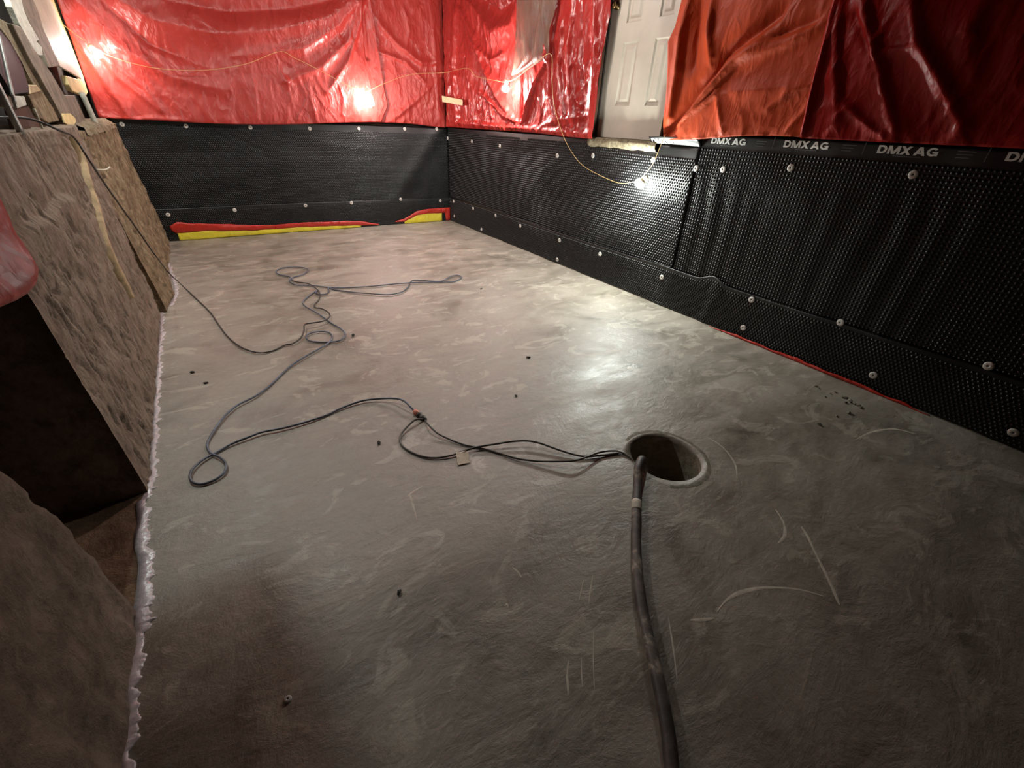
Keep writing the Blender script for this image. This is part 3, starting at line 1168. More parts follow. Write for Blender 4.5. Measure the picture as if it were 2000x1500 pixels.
# ------------------------------------------------------------------ tarps
def tarp(name, wall, outline_l, outline_r, zbot, ztop, creases, mat, label, base=0.05, amp=0.02, step=0.014, seed=0, crumple=0.008, belly=0.0, vstretch=0.45):
    """A hung sheet.  outline_l / outline_r give the side edges (u as a function of z); creases are polylines (u, z), width, height."""
    v, f = [], []
    um = max(outline_r(zbot(0)), outline_r(ztop), outline_r(1.8))
    nu = int(max(abs(outline_r(z) - outline_l(z)) for z in (1.45, 1.8, 2.2, ztop)) / step)
    nz = int((ztop - 1.4) / step)
    pre = []
    for pts, w, h in creases:
        us = [p[0] for p in pts]
        zs = [p[1] for p in pts]
        pre.append((pts, w, h, min(us) - 4 * w, max(us) + 4 * w, min(zs) - 4 * w, max(zs) + 4 * w))
    for i in range(nu + 1):
        s = i / nu
        for j in range(nz + 1):
            t = j / nz
            z = 1.4 + (ztop - 1.4) * t
            u = outline_l(z) + (outline_r(z) - outline_l(z)) * s
            z = zbot(u) + (ztop - zbot(u)) * t
            u = outline_l(z) + (outline_r(z) - outline_l(z)) * s
            d = base + amp * fbm(Vector((u * 1.6 + seed, z * 1.1, seed)), 3)
            if belly:
                d += belly * math.sin(math.pi * min(1, max(0, (z - 1.4) / 0.5))) * 0.5
            q = Vector((u * 5 + seed * 3, z * 5 * vstretch, seed))
            r = 1 - abs(noise.noise(q + Vector((fbm(q * 0.7, 2), fbm(q * 0.6 + Vector((5, 5, 5)), 2), 0)) * 0.9)) * 2
            d += crumple * r * r
            q2 = q * 2.7
            d += crumple * 0.5 * (1 - abs(noise.noise(q2)) * 2)
            for pts, w, h, ua, ub, za, zb in pre:
                if u < ua or u > ub or z < za or z > zb:
                    continue
                best = None
                n = len(pts) - 1
                for k in range(n):
                    dd, side, tt = seg_dist((u, z), pts[k], pts[k + 1])
                    if best is None or dd < best[0]:
                        best = (dd, side, (k + tt) / n)
                dd, side, tt = best
                ww = w if side > 0 else w * 0.55
                d += h * math.exp(-(dd / ww) ** 1.5) * (0.35 + 0.65 * math.sin(math.pi * (0.12 + 0.76 * tt)))
            # gathered hem
            hem = math.exp(-((z - zbot(u)) / 0.035) ** 2)
            d += hem * 0.012 * (0.4 + noise.noise(Vector((u * 14, 0, seed)))) - hem * 0.01
            d = max(d, 0.028)
            v.append(Vector((XR - d, u, z)) if wall == 'R' else Vector((u, YB - d, z)))
    for i in range(nu):
        for j in range(nz):
            a = i * (nz + 1) + j
            f.append((a, a + nz + 1, a + nz + 2, a + 1))
    o = mesh_obj(name, v, f, mat)
    md = o.modifiers.new('thick', 'SOLIDIFY')
    md.thickness = 0.002
    md.offset = 0
    return tag(o, label, 'tarp', 'tarps hung above the membrane')


def bc(pts, w, h):
    return ([(bw(*p, YB - 0.08).x, bw(*p, YB - 0.08).z) for p in pts], w, h)


def rc(pts, w, h):
    return ([(rw(*p, XR - 0.08).y, rw(*p, XR - 0.08).z) for p in pts], w, h)


def edge_fn(wall, pts):
    tab = []
    for p in pts:
        q = bw(*p, YB - 0.07) if wall == 'B' else rw(*p, XR - 0.07)
        tab.append((q.z, q.x if wall == 'B' else q.y))
    tab.sort()

    def fn(z):
        if z <= tab[0][0]:
            return tab[0][1]
        for (a, ua), (b, ub) in zip(tab, tab[1:]):
            if z <= b:
                return ua + (ub - ua) * (z - a) / (b - a)
        (a, ua), (b, ub) = tab[-2], tab[-1]
        return ub + max(-0.12, min(0.12, (ub - ua) / (b - a) * (z - b)))
    return fn


# back wall, left: one wide swagged sheet
cre = [bc(p, w, h) for p, w, h in (
    ([(230, 0), (300, 40), (420, 68), (540, 60), (640, 34), (690, 0)], 0.16, 0.075),
    ([(330, 0), (440, 22), (560, 18), (650, 0)], 0.12, -0.06),
    ([(150, 0), (230, 90), (330, 150), (430, 175)], 0.10, 0.045),
    ([(200, 0), (290, 85), (400, 130)], 0.07, -0.035),
    ([(120, 30), (190, 140), (250, 225)], 0.05, 0.035),
    ([(160, 60), (230, 150), (310, 215)], 0.045, 0.03),
    ([(200, 110), (280, 170), (330, 235)], 0.03, 0.022),
    ([(480, 110), (590, 96), (660, 50), (700, 0)], 0.09, 0.05),
    ([(560, 160), (630, 130), (680, 80), (706, 0)], 0.06, 0.04),
    ([(640, 180), (680, 120), (704, 40), (708, 0)], 0.045, 0.045),
    ([(706, 0), (713, 60), (717, 112)], 0.025, -0.05),
    ([(722, 0), (735, 80), (748, 160)], 0.03, 0.03),
    ([(488, 130), (497, 180), (503, 235)], 0.02, 0.016),
    ([(558, 150), (565, 185), (572, 212)], 0.02, 0.015),
    ([(604, 190), (612, 215), (616, 238)], 0.02, 0.018),
    ([(440, 150), (455, 190), (450, 235)], 0.02, 0.013),
    ([(190, 225), (240, 236), (300, 232), (370, 236)], 0.025, 0.02),
    ([(655, 150), (670, 190), (668, 225)], 0.02, 0.02))]
tarp('poly_tarp', 'B', edge_fn('B', [(198, 242), (170, 165), (140, 75), (112, 0)]), edge_fn('B', [(742, 244), (757, 205), (748, 165), (735, 90), (722, 0)]),
     lambda u: 1.36 + 0.085 * smooth(-0.6, 3.0, u) - 0.02 * math.sin(u * 1.7), 3.3, cre, MT['tarp_red'],
     'wide red tarp in swags across the back wall, two lamps on it', 0.085, 0.022, 0.015, 1, 0.010)
# back wall, right: narrow sheet up to the corner
cre = [bc(p, w, h) for p, w, h in (
    ([(742, 50), (780, 90), (825, 125), (862, 120)], 0.05, 0.03),
    ([(790, 20), (800, 60), (790, 110)], 0.04, 0.02),
    ([(735, 100), (790, 120), (830, 160)], 0.03, 0.02),
    ([(765, 235), (810, 200), (862, 150)], 0.05, 0.018),
    ([(840, 0), (850, 100), (858, 230)], 0.05, 0.02))]
tarp('poly_tarp', 'B', lambda z: 2.28, lambda z: 3.56, lambda u: 1.455 - 0.03 * smooth(2.9, 3.5, u), 3.3, cre, MT['tarp_red'],
     'narrow red tarp tucked behind the wide one, next to the back corner', 0.055, 0.015, 0.015, 5, 0.007)
# right wall, corner to door: heavily pleated
cre = [rc(p, w, h) for p, w, h in (
    ([(897, 0), (893, 60), (890, 135), (895, 235)], 0.10, 0.06),
    ([(880, 0), (876, 120), (880, 235)], 0.06, -0.03),
    ([(905, 20), (930, 70), (948, 130), (975, 190), (1010, 238)], 0.06, 0.06),
    ([(925, 10), (960, 60), (1000, 50), (1012, 10)], 0.12, 0.07),
    ([(940, 0), (970, 22), (1000, 0)], 0.10, -0.07),
    ([(935, 90), (960, 120), (985, 105)], 0.04, 0.03),
    ([(1003, 40), (1008, 110), (1000, 150)], 0.05, -0.03),
    ([(1022, 135), (1021, 190), (1020, 236)], 0.022, 0.05),
    ([(1076, 108), (1050, 165), (1035, 205), (1024, 238)], 0.03, 0.07),
    ([(1060, 0), (1068, 60), (1075, 110), (1077, 190), (1088, 235)], 0.035, 0.06),
    ([(1090, 0), (1080, 60), (1076, 105)], 0.04, 0.05),
    ([(1100, 40), (1093, 130), (1105, 240)], 0.03, 0.035),
    ([(1122, 0), (1112, 110), (1117, 245)], 0.05, 0.045),
    ([(1140, 0), (1135, 110), (1140, 250)], 0.03, -0.03),
    ([(1165, 0), (1165, 120), (1155, 255)], 0.05, 0.045),
    ([(895, 240), (960, 246), (1020, 250), (1100, 258), (1155, 262)], 0.05, 0.03),
    ([(940, 180), (985, 225), (1025, 242)], 0.03, 0.03),
    ([(1060, 246), (1100, 232), (1150, 225)], 0.03, 0.02))]
tarp('poly_tarp', 'R', edge_fn('R', [(1160, 268), (1166, 220), (1172, 150), (1184, 80), (1196, 0)]), lambda z: 7.22,
     lambda u: 1.435 - 0.02 * smooth(5, 3.9, u), 3.3, cre, MT['tarp_red2'],
     'crumpled glossy red tarp in vertical pleats between the back corner and the white door', 0.075, 0.02, 0.013, 9, 0.016, 0.0, 0.6)
# right wall: orange sheet beside the door
cre = [rc(p, w, h) for p, w, h in (
    ([(1525, 30), (1470, 72), (1420, 108), (1400, 140), (1368, 172), (1335, 220), (1303, 266)], 0.05, -0.075),
    ([(1500, 80), (1440, 118), (1408, 150), (1380, 185), (1330, 245)], 0.07, 0.05),
    ([(1400, 184), (1360, 215), (1320, 246)], 0.025, 0.03),
    ([(1395, 180), (1370, 205), (1312, 262)], 0.018, -0.03),
    ([(1404, 188), (1408, 220), (1414, 258)], 0.03, 0.022),
    ([(1350, 0), (1335, 70), (1325, 150), (1310, 230)], 0.05, 0.06),
    ([(1368, 0), (1362, 60), (1355, 130)], 0.03, -0.04),
    ([(1395, 0), (1388, 60), (1390, 110)], 0.045, 0.05),
    ([(1600, 40), (1557, 57), (1501, 77)], 0.03, -0.035),
    ([(1600, 55), (1540, 85), (1470, 110)], 0.06, 0.03),
    ([(1590, 165), (1545, 180), (1500, 215)], 0.03, 0.015),
    ([(1580, 205), (1550, 240), (1530, 262)], 0.02, 0.012),
    ([(1430, 180), (1500, 175), (1570, 165)], 0.08, 0.03))]
tarp('poly_tarp', 'R', lambda z: 1.50, edge_fn('R', [(1294, 272), (1303, 200), (1306, 130), (1307, 82), (1322, 52), (1330, 20), (1334, 0)]),
     lambda u: 1.515 - 0.07 * smooth(1.9, 2.9, u), 3.3, cre, MT['tarp_orange'],
     'orange red tarp with deep diagonal folds hanging right of the white door', 0.085, 0.022, 0.013, 13, 0.004)
# right wall: nearest dark red sheet
cre = [rc(p, w, h) for p, w, h in (
    ([(1640, 0), (1622, 90), (1600, 170), (1576, 262)], 0.025, 0.045),
    ([(1650, 0), (1642, 70), (1640, 150), (1645, 240)], 0.045, 0.035),
    ([(1692, 0), (1708, 80), (1732, 170), (1757, 258)], 0.05, 0.05),
    ([(1680, 30), (1700, 85), (1722, 150)], 0.02, -0.03),
    ([(1790, 0), (1800, 80), (1850, 165), (1886, 250)], 0.06, 0.06),
    ([(1648, 195), (1690, 235), (1735, 272)], 0.03, 0.03),
    ([(1720, 105), (1760, 100), (1795, 98)], 0.03, 0.025),
    ([(1625, 240), (1645, 225), (1680, 200)], 0.015, 0.012),
    ([(1940, 0), (1900, 60), (1905, 160)], 0.08, 0.04))]
tarp('poly_tarp', 'R', lambda z: -1.0, edge_fn('R', [(1572, 269), (1590, 200), (1606, 130), (1622, 60), (1640, 0)]),
     lambda u: 1.508, 3.3, cre, MT['tarp_dark'],
     'deep red tarp at the far right, overlapping the orange one', 0.115, 0.02, 0.014, 17, 0.010)

# dusty clear plastic hanging over the pleated tarp
cv, cf = [], []
lt = [rw(*p, XR - 0.16) for p in ((1008, 0), (1010, 60), (1008, 110), (1000, 148))]
rt_ = [rw(*p, XR - 0.16) for p in ((1086, 0), (1075, 60), (1070, 108), (1020, 140))]
lt = [lt[0] + Vector((0, 0.0, 0.5))] + lt
rt_ = [rt_[0] + Vector((0, 0.0, 0.5))] + rt_
LP, RP = catmull(lt, 12), catmull(rt_, 12)
for i, (a, b) in enumerate(zip(LP, RP)):
    for k in range(25):
        s = k / 24
        p = a.lerp(b, s)
        p.x += 0.02 * math.sin(s * 15 + 3 * noise.noise(Vector((p.z * 2, s * 3, 0)))) - 0.01
        p.z += 0.015 * noise.noise(Vector((s * 9, 2, 2))) * (i / len(LP))
        cv.append(p)
for i in range(len(LP) - 1):
    for k in range(24):
        a = i * 25 + k
        cf.append((a, a + 25, a + 26, a + 1))
clr = mesh_obj('clear_plastic_sheet', cv, cf, MT['clear'])
clr.modifiers.new('thick', 'SOLIDIFY').thickness = 0.001
tag(clr, 'dusty clear plastic sheet hanging over the pleated tarp right of its lamp', 'plastic sheet')

# small red tarp at the left edge of the picture, hung over the pocket in the left wall
hv, hf = [], []
NU, NZ = 40, 50


def left_tarp(s, t):
    y = 0.75 + 1.36 * s
    zb = 0.99 + 0.06 * (1 - s) + 0.20 * smooth(0.72, 1.0, s) ** 1.3
    z = zb + (3.2 - zb) * t ** 1.25
    y += 0.20 * smooth(0.0, 0.30, t) * s * 1.2
    y -= 0.07 * math.exp(-(t / 0.03) ** 2) * s * 0
    x = -0.52 + 0.03 * math.sin(s * 17 + 2 * t) + 0.02 * fbm(Vector((y * 5, z * 3, 3)), 3) - 0.03 * smooth(0.8, 1, s)
    x += 0.02 * math.sin(t * 40) * math.exp(-t / 0.05)
    return Vector((x, y, z))


for i in range(NU + 1):
    for j in range(NZ + 1):
        hv.append(left_tarp(i / NU, j / NZ))
for i in range(NU):
    for j in range(NZ):
        a = i * (NZ + 1) + j
        hf.append((a, a + NZ + 1, a + NZ + 2, a + 1))
lt_o = mesh_obj('poly_tarp', hv, hf, MT['tarp_red'])
lt_o.modifiers.new('thick', 'SOLIDIFY').thickness = 0.002
tag(lt_o, 'red tarp hanging at the left edge over the dark pocket in the concrete wall', 'tarp')

# ------------------------------------------------------------------ white panelled door and its sill
dx = XR + 0.012
droot = empty('door_1', (dx, 3.45, 1.44))
tag(droot, 'off white six panel door above the right hand membrane', kind='structure')
DY0, DY1, DZ0, DZ1 = 3.02, 3.855, 1.436, 3.45
# panel layout measured on the visible half, mirrored on the hidden half
pan = []
for z0, z1 in ((1.705, 2.20), (2.34, 2.95), (3.05, 3.28)):
    pan.append((3.455, 3.645, z0, z1))
    pan.append((3.105, 3.265, z0, z1))
bm = bmesh.new()
ys = sorted(set([DY0, DY1] + [p[0] for p in pan] + [p[1] for p in pan]))
zs = sorted(set([DZ0, DZ1] + [p[2] for p in pan] + [p[3] for p in pan]))
cell = {}
vv = {(i, j): bm.verts.new((dx, y, z)) for i, y in enumerate(ys) for j, z in enumerate(zs)}
for i in range(len(ys) - 1):
    for j in range(len(zs) - 1):
        cy, cz = (ys[i] + ys[i + 1]) / 2, (zs[j] + zs[j + 1]) / 2
        if any(p[0] < cy < p[1] and p[2] < cz < p[3] for p in pan):
            continue
        bm.faces.new((vv[i, j], vv[i + 1, j], vv[i + 1, j + 1], vv[i, j + 1]))
ge = bmesh.ops.extrude_face_region(bm, geom=bm.faces[:])
for g in ge['geom']:
    if isinstance(g, bmesh.types.BMVert):
        g.co.x += 0.035
bm_obj('door_leaf', bm, MT['door'], droot, smooth=False)
for p in pan:
    bm = bmesh.new()
    rings = []
    for ins, dep in ((0.0, 0.0), (0.012, 0.014), (0.03, 0.014), (0.055, 0.004)):
        rings.append([bm.verts.new((dx + dep, y, z)) for y, z in ((p[0] + ins, p[2] + ins), (p[1] - ins, p[2] + ins), (p[1] - ins, p[3] - ins), (p[0] + ins, p[3] - ins))])
    for a, b in zip(rings, rings[1:]):
        for k in range(4):
            bm.faces.new((a[k], a[(k + 1) % 4], b[(k + 1) % 4], b[k]))
    bm.faces.new(rings[-1])
    bm_obj('door_panel', bm, MT['door'], droot, smooth=False)
kn = rw(1212, 6, XR - 0.05)
kp = [(0.000, 0.030), (0.006, 0.032), (0.010, 0.014), (0.030, 0.012), (0.036, 0.022), (0.048, 0.029), (0.062, 0.026), (0.070, 0.010), (0.0705, 0.0005)]
v, f = [], []
for h, r in kp:
    for k in range(20):
        a = 2 * math.pi * k / 20
        v.append(Vector((dx - h, 3.785 + r * math.cos(a), kn.z + r * math.sin(a))))
for g in range(len(kp) - 1):
    for k in range(20):
        a, b = g * 20 + k, g * 20 + (k + 1) % 20
        f.append((a, b, b + 20, a + 20))
tag(mesh_obj('door_knob', v, f, MT['brass'], droot), 'dull brass knob')
box('door_jamb', (XR - 0.035, 3.862, 1.43), (XR + 0.06, 3.91, 3.5), MT['wood_d'], droot, 0.003)
box('door_stop', (XR - 0.005, 3.845, 1.43), (XR + 0.01, 3.862, 3.5), MT['backing'], droot)

# sill: broken concrete edge
sv, sf = [], []
NU, NK = 40, 8
for i in range(NU + 1):
    y = 2.98 + 0.92 * i / NU
    prof = [(XR + 0.04, 1.432), (XR - 0.02, 1.432), (XR - 0.055, 1.425), (XR - 0.068, 1.405), (XR - 0.066, 1.38), (XR - 0.05, 1.355), (XR - 0.02, 1.345), (XR + 0.02, 1.345)]
    for k, (x, z) in enumerate(prof):
        q = Vector((x * 12, y * 12, z * 12))
        a = 0.014 if 1 < k < 7 else 0.003
        sv.append(Vector((x + a * fbm(q, 4), y, z + a * fbm(q + Vector((9, 9, 9)), 4))))
for i in range(NU):
    for k in range(NK - 1):
        a = i * NK + k
        sf.append((a, a + NK, a + NK + 1, a + 1))
tag(mesh_obj('trim_6', sv, sf, MT['mortar']), 'broken concrete sill under the white door', kind='structure')

# masking tape on the pleated tarp by the corner
tp = [rw(*p, XR - 0.175) for p in ((863, 187), (903, 195), (903, 206), (864, 199))]
tag(slab('tape_strip', tp, (0.004, 0, 0), MT['tape'], None, 0.0), 'short cream strip of tape on the tarp at the back corner', 'tape')

# ------------------------------------------------------------------ string lights
cord_px_b = [(60, -10), (100, 25), (160, 76), (182, 92), (212, 108), (260, 124), (320, 135), (400, 137), (480, 125), (545, 101), (575, 113), (620, 135),
             (690, 172), (716, 178), (750, 163), (805, 145), (868, 142)]
cp = [bw(px, py, 7.08) for px, py in cord_px_b]
cp[0] = Vector((-0.80, 6.6, 2.55))
cord_px_r = [(912, 133), (930, 149), (972, 158), (990, 160), (1010, 151), (1040, 128), (1075, 105), (1078, 150), (1082, 205), (1100, 265), (1122, 305), (1145, 328),
             (1190, 351), (1215, 358), (1240, 354), (1258, 342), (1276, 318), (1290, 285), (1300, 262)]
cp += [rw(px, py, 3.43 if px < 1085 else 3.50) for px, py in cord_px_r]
tag(tube('string_light_cord', catmull(cp, 8), 0.0026, MT['yellow_cord'], None, 6), 'thin yellow cord of the work lights strung along the tarps', 'cord')


def lamp(p, d, tone, label, rad=0.033, strength=1.0, bag=False, housing=False):
    """A bare bulb in a socket; d points from the socket to the bulb's tip."""
    root = empty('work_lamp', p)
    tag(root, label, 'lamp', 'bare bulbs of the string light')
    d = Vector(d).normalized()
    q = d.to_track_quat('Z', 'Y')

    def lathe(name, prof, mat, S=20):
        v, f = [], []
        for r, h in prof:
            for k in range(S):
                a = 2 * math.pi * k / S
                v.append(p + q @ Vector((r * math.cos(a), r * math.sin(a), h)))
        for g in range(len(prof) - 1):
            for k in range(S):
                a, b = g * S + k, g * S + (k + 1) % S
                f.append((a, b, b + S, a + S))
        return mesh_obj(name, v, f, mat, root)
    lathe('socket', [(0.001, -0.012), (0.018, -0.010), (0.021, 0.0), (0.021, 0.030), (0.017, 0.034), (0.017, 0.042), (0.001, 0.043)], MT['socket'])
    k = rad / 0.033
    lathe('bulb', [(0.014, 0.036), (0.015, 0.044), (0.022 * k, 0.054), (0.030 * k, 0.066), (0.033 * k, 0.080), (0.031 * k, 0.094), (0.024 * k, 0.106), (0.012 * k, 0.113), (0.0005, 0.1145)],
          mat_emit('bulb_glow_' + tone + label[:12], WARM if tone == 'warm' else COOL, BULB_POWER[tone] * strength))
    if housing:      # opaque white heat sink of an LED bulb around its lower half
        lathe('bulb_housing', [(0.018, 0.030), (0.026, 0.040), (0.034, 0.052), (0.0385, 0.062), (0.0388, 0.064), (0.0375, 0.064), (0.031, 0.054), (0.017, 0.042)], MT['socket'])
    if bag:
        v, f = [], []
        S = 28
        prof = [(0.020, 0.010), (0.045, 0.030), (0.060, 0.060), (0.066, 0.095), (0.064, 0.125), (0.070, 0.15), (0.074, 0.17)]
        for r, h in prof:
            for k2 in range(S):
                a = 2 * math.pi * k2 / S
                rr = r * (1 + 0.14 * noise.noise(Vector((math.cos(a) * 3, math.sin(a) * 3, h * 20))))
                v.append(p + q @ Vector((rr * math.cos(a), rr * math.sin(a), h + (0.02 * noise.noise(Vector((a * 2, 3, 1))) if h > 0.14 else 0))))
        for g in range(len(prof) - 1):
            for k2 in range(S):
                a, b = g * S + k2, g * S + (k2 + 1) % S
                f.append((a, b, b + S, a + S))
        mesh_obj('plastic_bag', v, f, MT['bagpl'], root)
    return root


lamp(bw(176, 90, 7.06), (0.55, -0.35, -0.75), 'warm', 'bare bulb at the left end of the wide red tarp', 0.042, 0.24)
lamp(bw(716, 178, 7.06), (0.0, -0.25, -1), 'warm', 'bright bulb in a crinkled clear bag near the edge of the wide red tarp', 0.046, 0.72, True)
lamp(rw(990, 158, 3.38), (-0.2, 0.0, -1), 'warm', 'bright bulb hanging on the pleated red tarp', 0.045, 0.72)
lamp(rw(1258, 348, 3.50) - Vector((0, 0.03, -0.01)), (-0.50, 0.46, -0.74), 'cool', 'cold white bulb hanging low in front of the black dimpled sheet', 0.050, 0.62, False, True)

# the next lamps of the string hang from the ceiling, above the picture
lamp(Vector((-0.42, 4.35, 3.08)), (0, 0, -1), 'cool', 'cold white bulb hanging from the ceiling above the left wall', 0.036, 1.15)
tag(tube('lamp_drop_cord', [Vector((-0.42, 4.35, 3.09 + 0.02 * i)) for i in range(26)], 0.0035, MT['yellow_cord'], None, 6), 'straight drop cord of the ceiling bulb above the left wall', 'cord')
lamp(Vector((2.0, 4.36, 3.30)), (0, 0, -1), 'warm', 'warm bulb hanging from the ceiling in front of the white door', 0.036, 1.6)
tag(tube('lamp_drop_cord', [Vector((2.0, 4.36, 3.31 + 0.012 * i)) for i in range(25)], 0.0035, MT['yellow_cord'], None, 6), 'straight drop cord of the ceiling bulb in front of the white door', 'cord')

# ------------------------------------------------------------------ old framing above the left wall
def lpoly(pts, x=-0.66):
    return [lw(px, py, x) for px, py in pts]


def framing(name, pts, x, depth, mat, label, cat, bevel=0.004):
    o = slab(name, lpoly(pts, x), (-depth, 0, 0), mat, None, bevel)
    return tag(o, label, cat)


framing('wall_panel', [(58, -12), (92, -12), (104, 8), (120, 52), (149, 118), (159, 154), (116, 129), (86, 58), (74, 24)], -0.70, 0.02, MT['white_pl'],
        'dirty white panel standing beside the left edge of the wide red tarp', 'panel')
framing('trim_board', [(94, -12), (106, -12), (122, 40), (152, 110), (172, 182), (164, 180), (150, 122), (119, 50), (105, 10)], -0.72, 0.025, MT['wood_c'],
        'narrow cream trim board between the white panel and red tarp', 'board')
framing('wood_block', [(130, 148), (160, 157), (171, 182), (168, 188), (142, 178), (135, 165)], -0.705, 0.04, MT['wood_c'],
        'cream wood block under the white panel', 'wood block')
framing('old_board', [(36, -12), (60, -12), (76, 26), (86, 60), (118, 129), (97, 132), (76, 82), (50, 26)], -0.69, 0.03, MT['wood_g'],
        'grey brown old board left of the white panel', 'board')
framing('plaster_edge', [(16, -12), (40, -12), (44, 10), (48, 24), (56, 42), (66, 60), (77, 78), (70, 80), (82, 92), (84, 108), (76, 108), (66, 96), (40, 50), (24, 14)], -0.66, 0.03, MT['plaster'],
        'ragged white plaster edge near the top left of the picture', 'plaster', 0.002)
framing('wall_stud', [(24, 46), (40, 52), (66, 96), (100, 142), (126, 186), (146, 226), (149, 236), (146, 244), (138, 247), (128, 240), (121, 228), (104, 196), (62, 122)], -0.645, 0.06, MT['wood_g'],
        'grey wooden stud with a rounded foot ending on the ledge', 'stud')
framing('stud_plate', [(121, 222), (138, 222), (147, 230), (149, 237), (145, 244), (137, 247), (128, 240)], -0.640, 0.012, MT['wood_c'],
        'cream rounded plate at the foot of the grey stud', 'plate', 0.002)
pts = [(0, 36), (14, 44), (28, 56), (48, 92), (72, 130), (98, 168), (121, 204), (119, 236), (104, 220), (88, 198), (60, 156), (44, 124), (20, 80), (0, 54)]
framing('mortar_seam', pts, -0.67, 0.06, MT['mortar'], 'crumbling mortar seam along the grey stud', 'mortar', 0.003)
framing('dark_cabinet', [(-12, 50), (0, 58), (22, 84), (44, 128), (60, 181), (26, 185), (0, 142), (-14, 122)], -0.66, 0.05, MT['dark_panel'],
        'dark blue grey panel at the upper left edge', 'panel')
framing('old_brick', [(56, 186), (80, 176), (104, 210), (116, 236), (96, 240), (76, 228)], -0.66, 0.10, MT['rub_b'], 'reddish grey brick beside the foot of the stud', 'brick')
framing('old_brick', [(58, 166), (72, 166), (82, 178), (60, 184)], -0.655, 0.10, MT['tan'], 'small pink tan brick under the dark panel corner', 'brick')
framing('concrete_block', [(27, 187), (48, 188), (53, 206), (36, 212)], -0.66, 0.10, MT['plaster'], 'pale grey block under the dark panel', 'block')
framing('concrete_block', [(2, 188), (22, 188), (28, 210), (12, 206)], -0.67, 0.10, MT['rub_c'], 'darker grey block left of the pale one', 'block')
framing('old_board', [(126, 186), (146, 186), (174, 250), (150, 250), (148, 230)], -0.69, 0.04, MT['wood_g'], 'short grey board behind the rounded stud foot', 'board')
framing('dark_board', [(28, 212), (64, 206), (84, 262), (44, 262)], -0.68, 0.04, MT['wood_d'], 'dark brown board low between the conduit and the bricks', 'board')


def pipe(name, a, b, x, r, mat, label, cat):
    p, q = lw(*a, x), lw(*b, x)
    n = 8
    return tag(tube(name, [p.lerp(q, i / n) for i in range(n + 1)], r, mat, None, 14), label, cat)


pipe('conduit', (-14, 150), (42, 262), -0.63, 0.014, MT['metal'], 'grey metal conduit at the left edge under the dark panel', 'pipe')
pipe('conduit', (-2, 70), (28, 200), -0.645, 0.008, MT['metal'], 'thin conduit running down across the dark panel', 'pipe')
pipe('metal_rod', (66, 212), (91, 268), -0.625, 0.006, MT['white_pl'], 'thin pale metal rod beside the bricks on the ledge', 'rod')
pipe('post_pipe', (160, 182), (192, 252), -0.66, 0.022, MT['plaster'], 'pale stub of pipe standing at the corner of the ledge', 'pipe')

# mortar cap on the ledge in the corner and the tan strip in the wall joint
mv, mf = [], []
for i in range(30):
    y = 4.95 + 2.3 * i / 29
    for k, (x, z) in enumerate(((-0.95, 1.30), (-0.80, 1.365), (-0.66, 1.37), (-0.615, 1.345), (-0.60, 1.29))):
        q = Vector((x * 10, y * 10, z * 10))
        mv.append(Vector((x + 0.02 * fbm(q, 4), y, z + 0.022 * fbm(q + Vector((4, 4, 4)), 4))))
for i in range(29):
    for k in range(4):
        a = i * 5 + k
        mf.append((a, a + 5, a + 6, a + 1))
tag(mesh_obj('trim_7', mv, mf, MT['mortar']), 'pale crumbly mortar cap on top of the far left wall', kind='structure')
tv, tf = [], []
stl = [(158, 268), (172, 300), (185, 345), (200, 400), (212, 450), (228, 500), (250, 550), (262, 580)]
stw = [0.05, 0.05, 0.055, 0.06, 0.075, 0.08, 0.07, 0.03]
sp = [lw(px, py, -0.535) for px, py in stl]
sp = catmull(sp, 6)
for i, p in enumerate(sp):
    t = i / (len(sp) - 1) * (len(stw) - 1)
    k = min(int(t), len(stw) - 2)
    w = stw[k] + (stw[k + 1] - stw[k]) * (t - k)
    xx = front_a(p.y, p.z) + notches(NA, p.y, p.z) + 0.020
    for s, ox in ((-0.5, -0.03), (-0.42, 0.0), (0, 0.006), (0.42, 0.0), (0.5, -0.03)):
        q = Vector((xx + ox, p.y + s * w * 1.2 + 0.012 * noise.noise(Vector((p.z * 14, s, 2))), p.z))
        q.x += 0.006 * fbm(q * 14, 3)
        tv.append(q)
for i in range(len(sp) - 1):
    for k in range(4):
        a = i * 5 + k
        tf.append((a, a + 5, a + 6, a + 1))
tag(mesh_obj('joint_strip', tv, tf, MT['tan']), 'tan strip filling the joint between the two left concrete walls', 'strip')
hk = [lw(px, py, -0.52) for px, py in ((189, 331), (200, 332), (210, 330), (214, 326))]
tag(tube('wire_hook', catmull(hk, 4), 0.005, MT['white_pl'], None, 8), 'small white bent wire sticking out of the far left wall', 'wire')
# ------------------------------------------------------------------ cords, plug, pump, hose
def Z1(*pts):
    return [(300 + x / 3.077, 480 + y / 3.077) for x, y in pts]


def Z2(*pts):
    return [(750 + x / 2.857, 750 + y / 2.857) for x, y in pts]


def on_floor(pts, r, lift=None):
    out = []
    for i, p in enumerate(pts):
        h = r + 0.001 + (lift(i / (len(pts) - 1)) if lift else 0)
        q = fl(p[0], p[1], h)
        out.append(q)
    return out


# feed cord: from the ledge, hanging free, then along the slab in loose loops to the plug
A0 = Vector((-0.50, 3.50, 1.40))
A1 = fl(466, 675, 0.006)
pn = (A1 - A0).cross(Vector((0, 0, 1))).normalized()


def on_plane(px, py):
    d = ray(px, py)
    return CAM + d * ((A0 - CAM).dot(pn) / d.dot(pn))


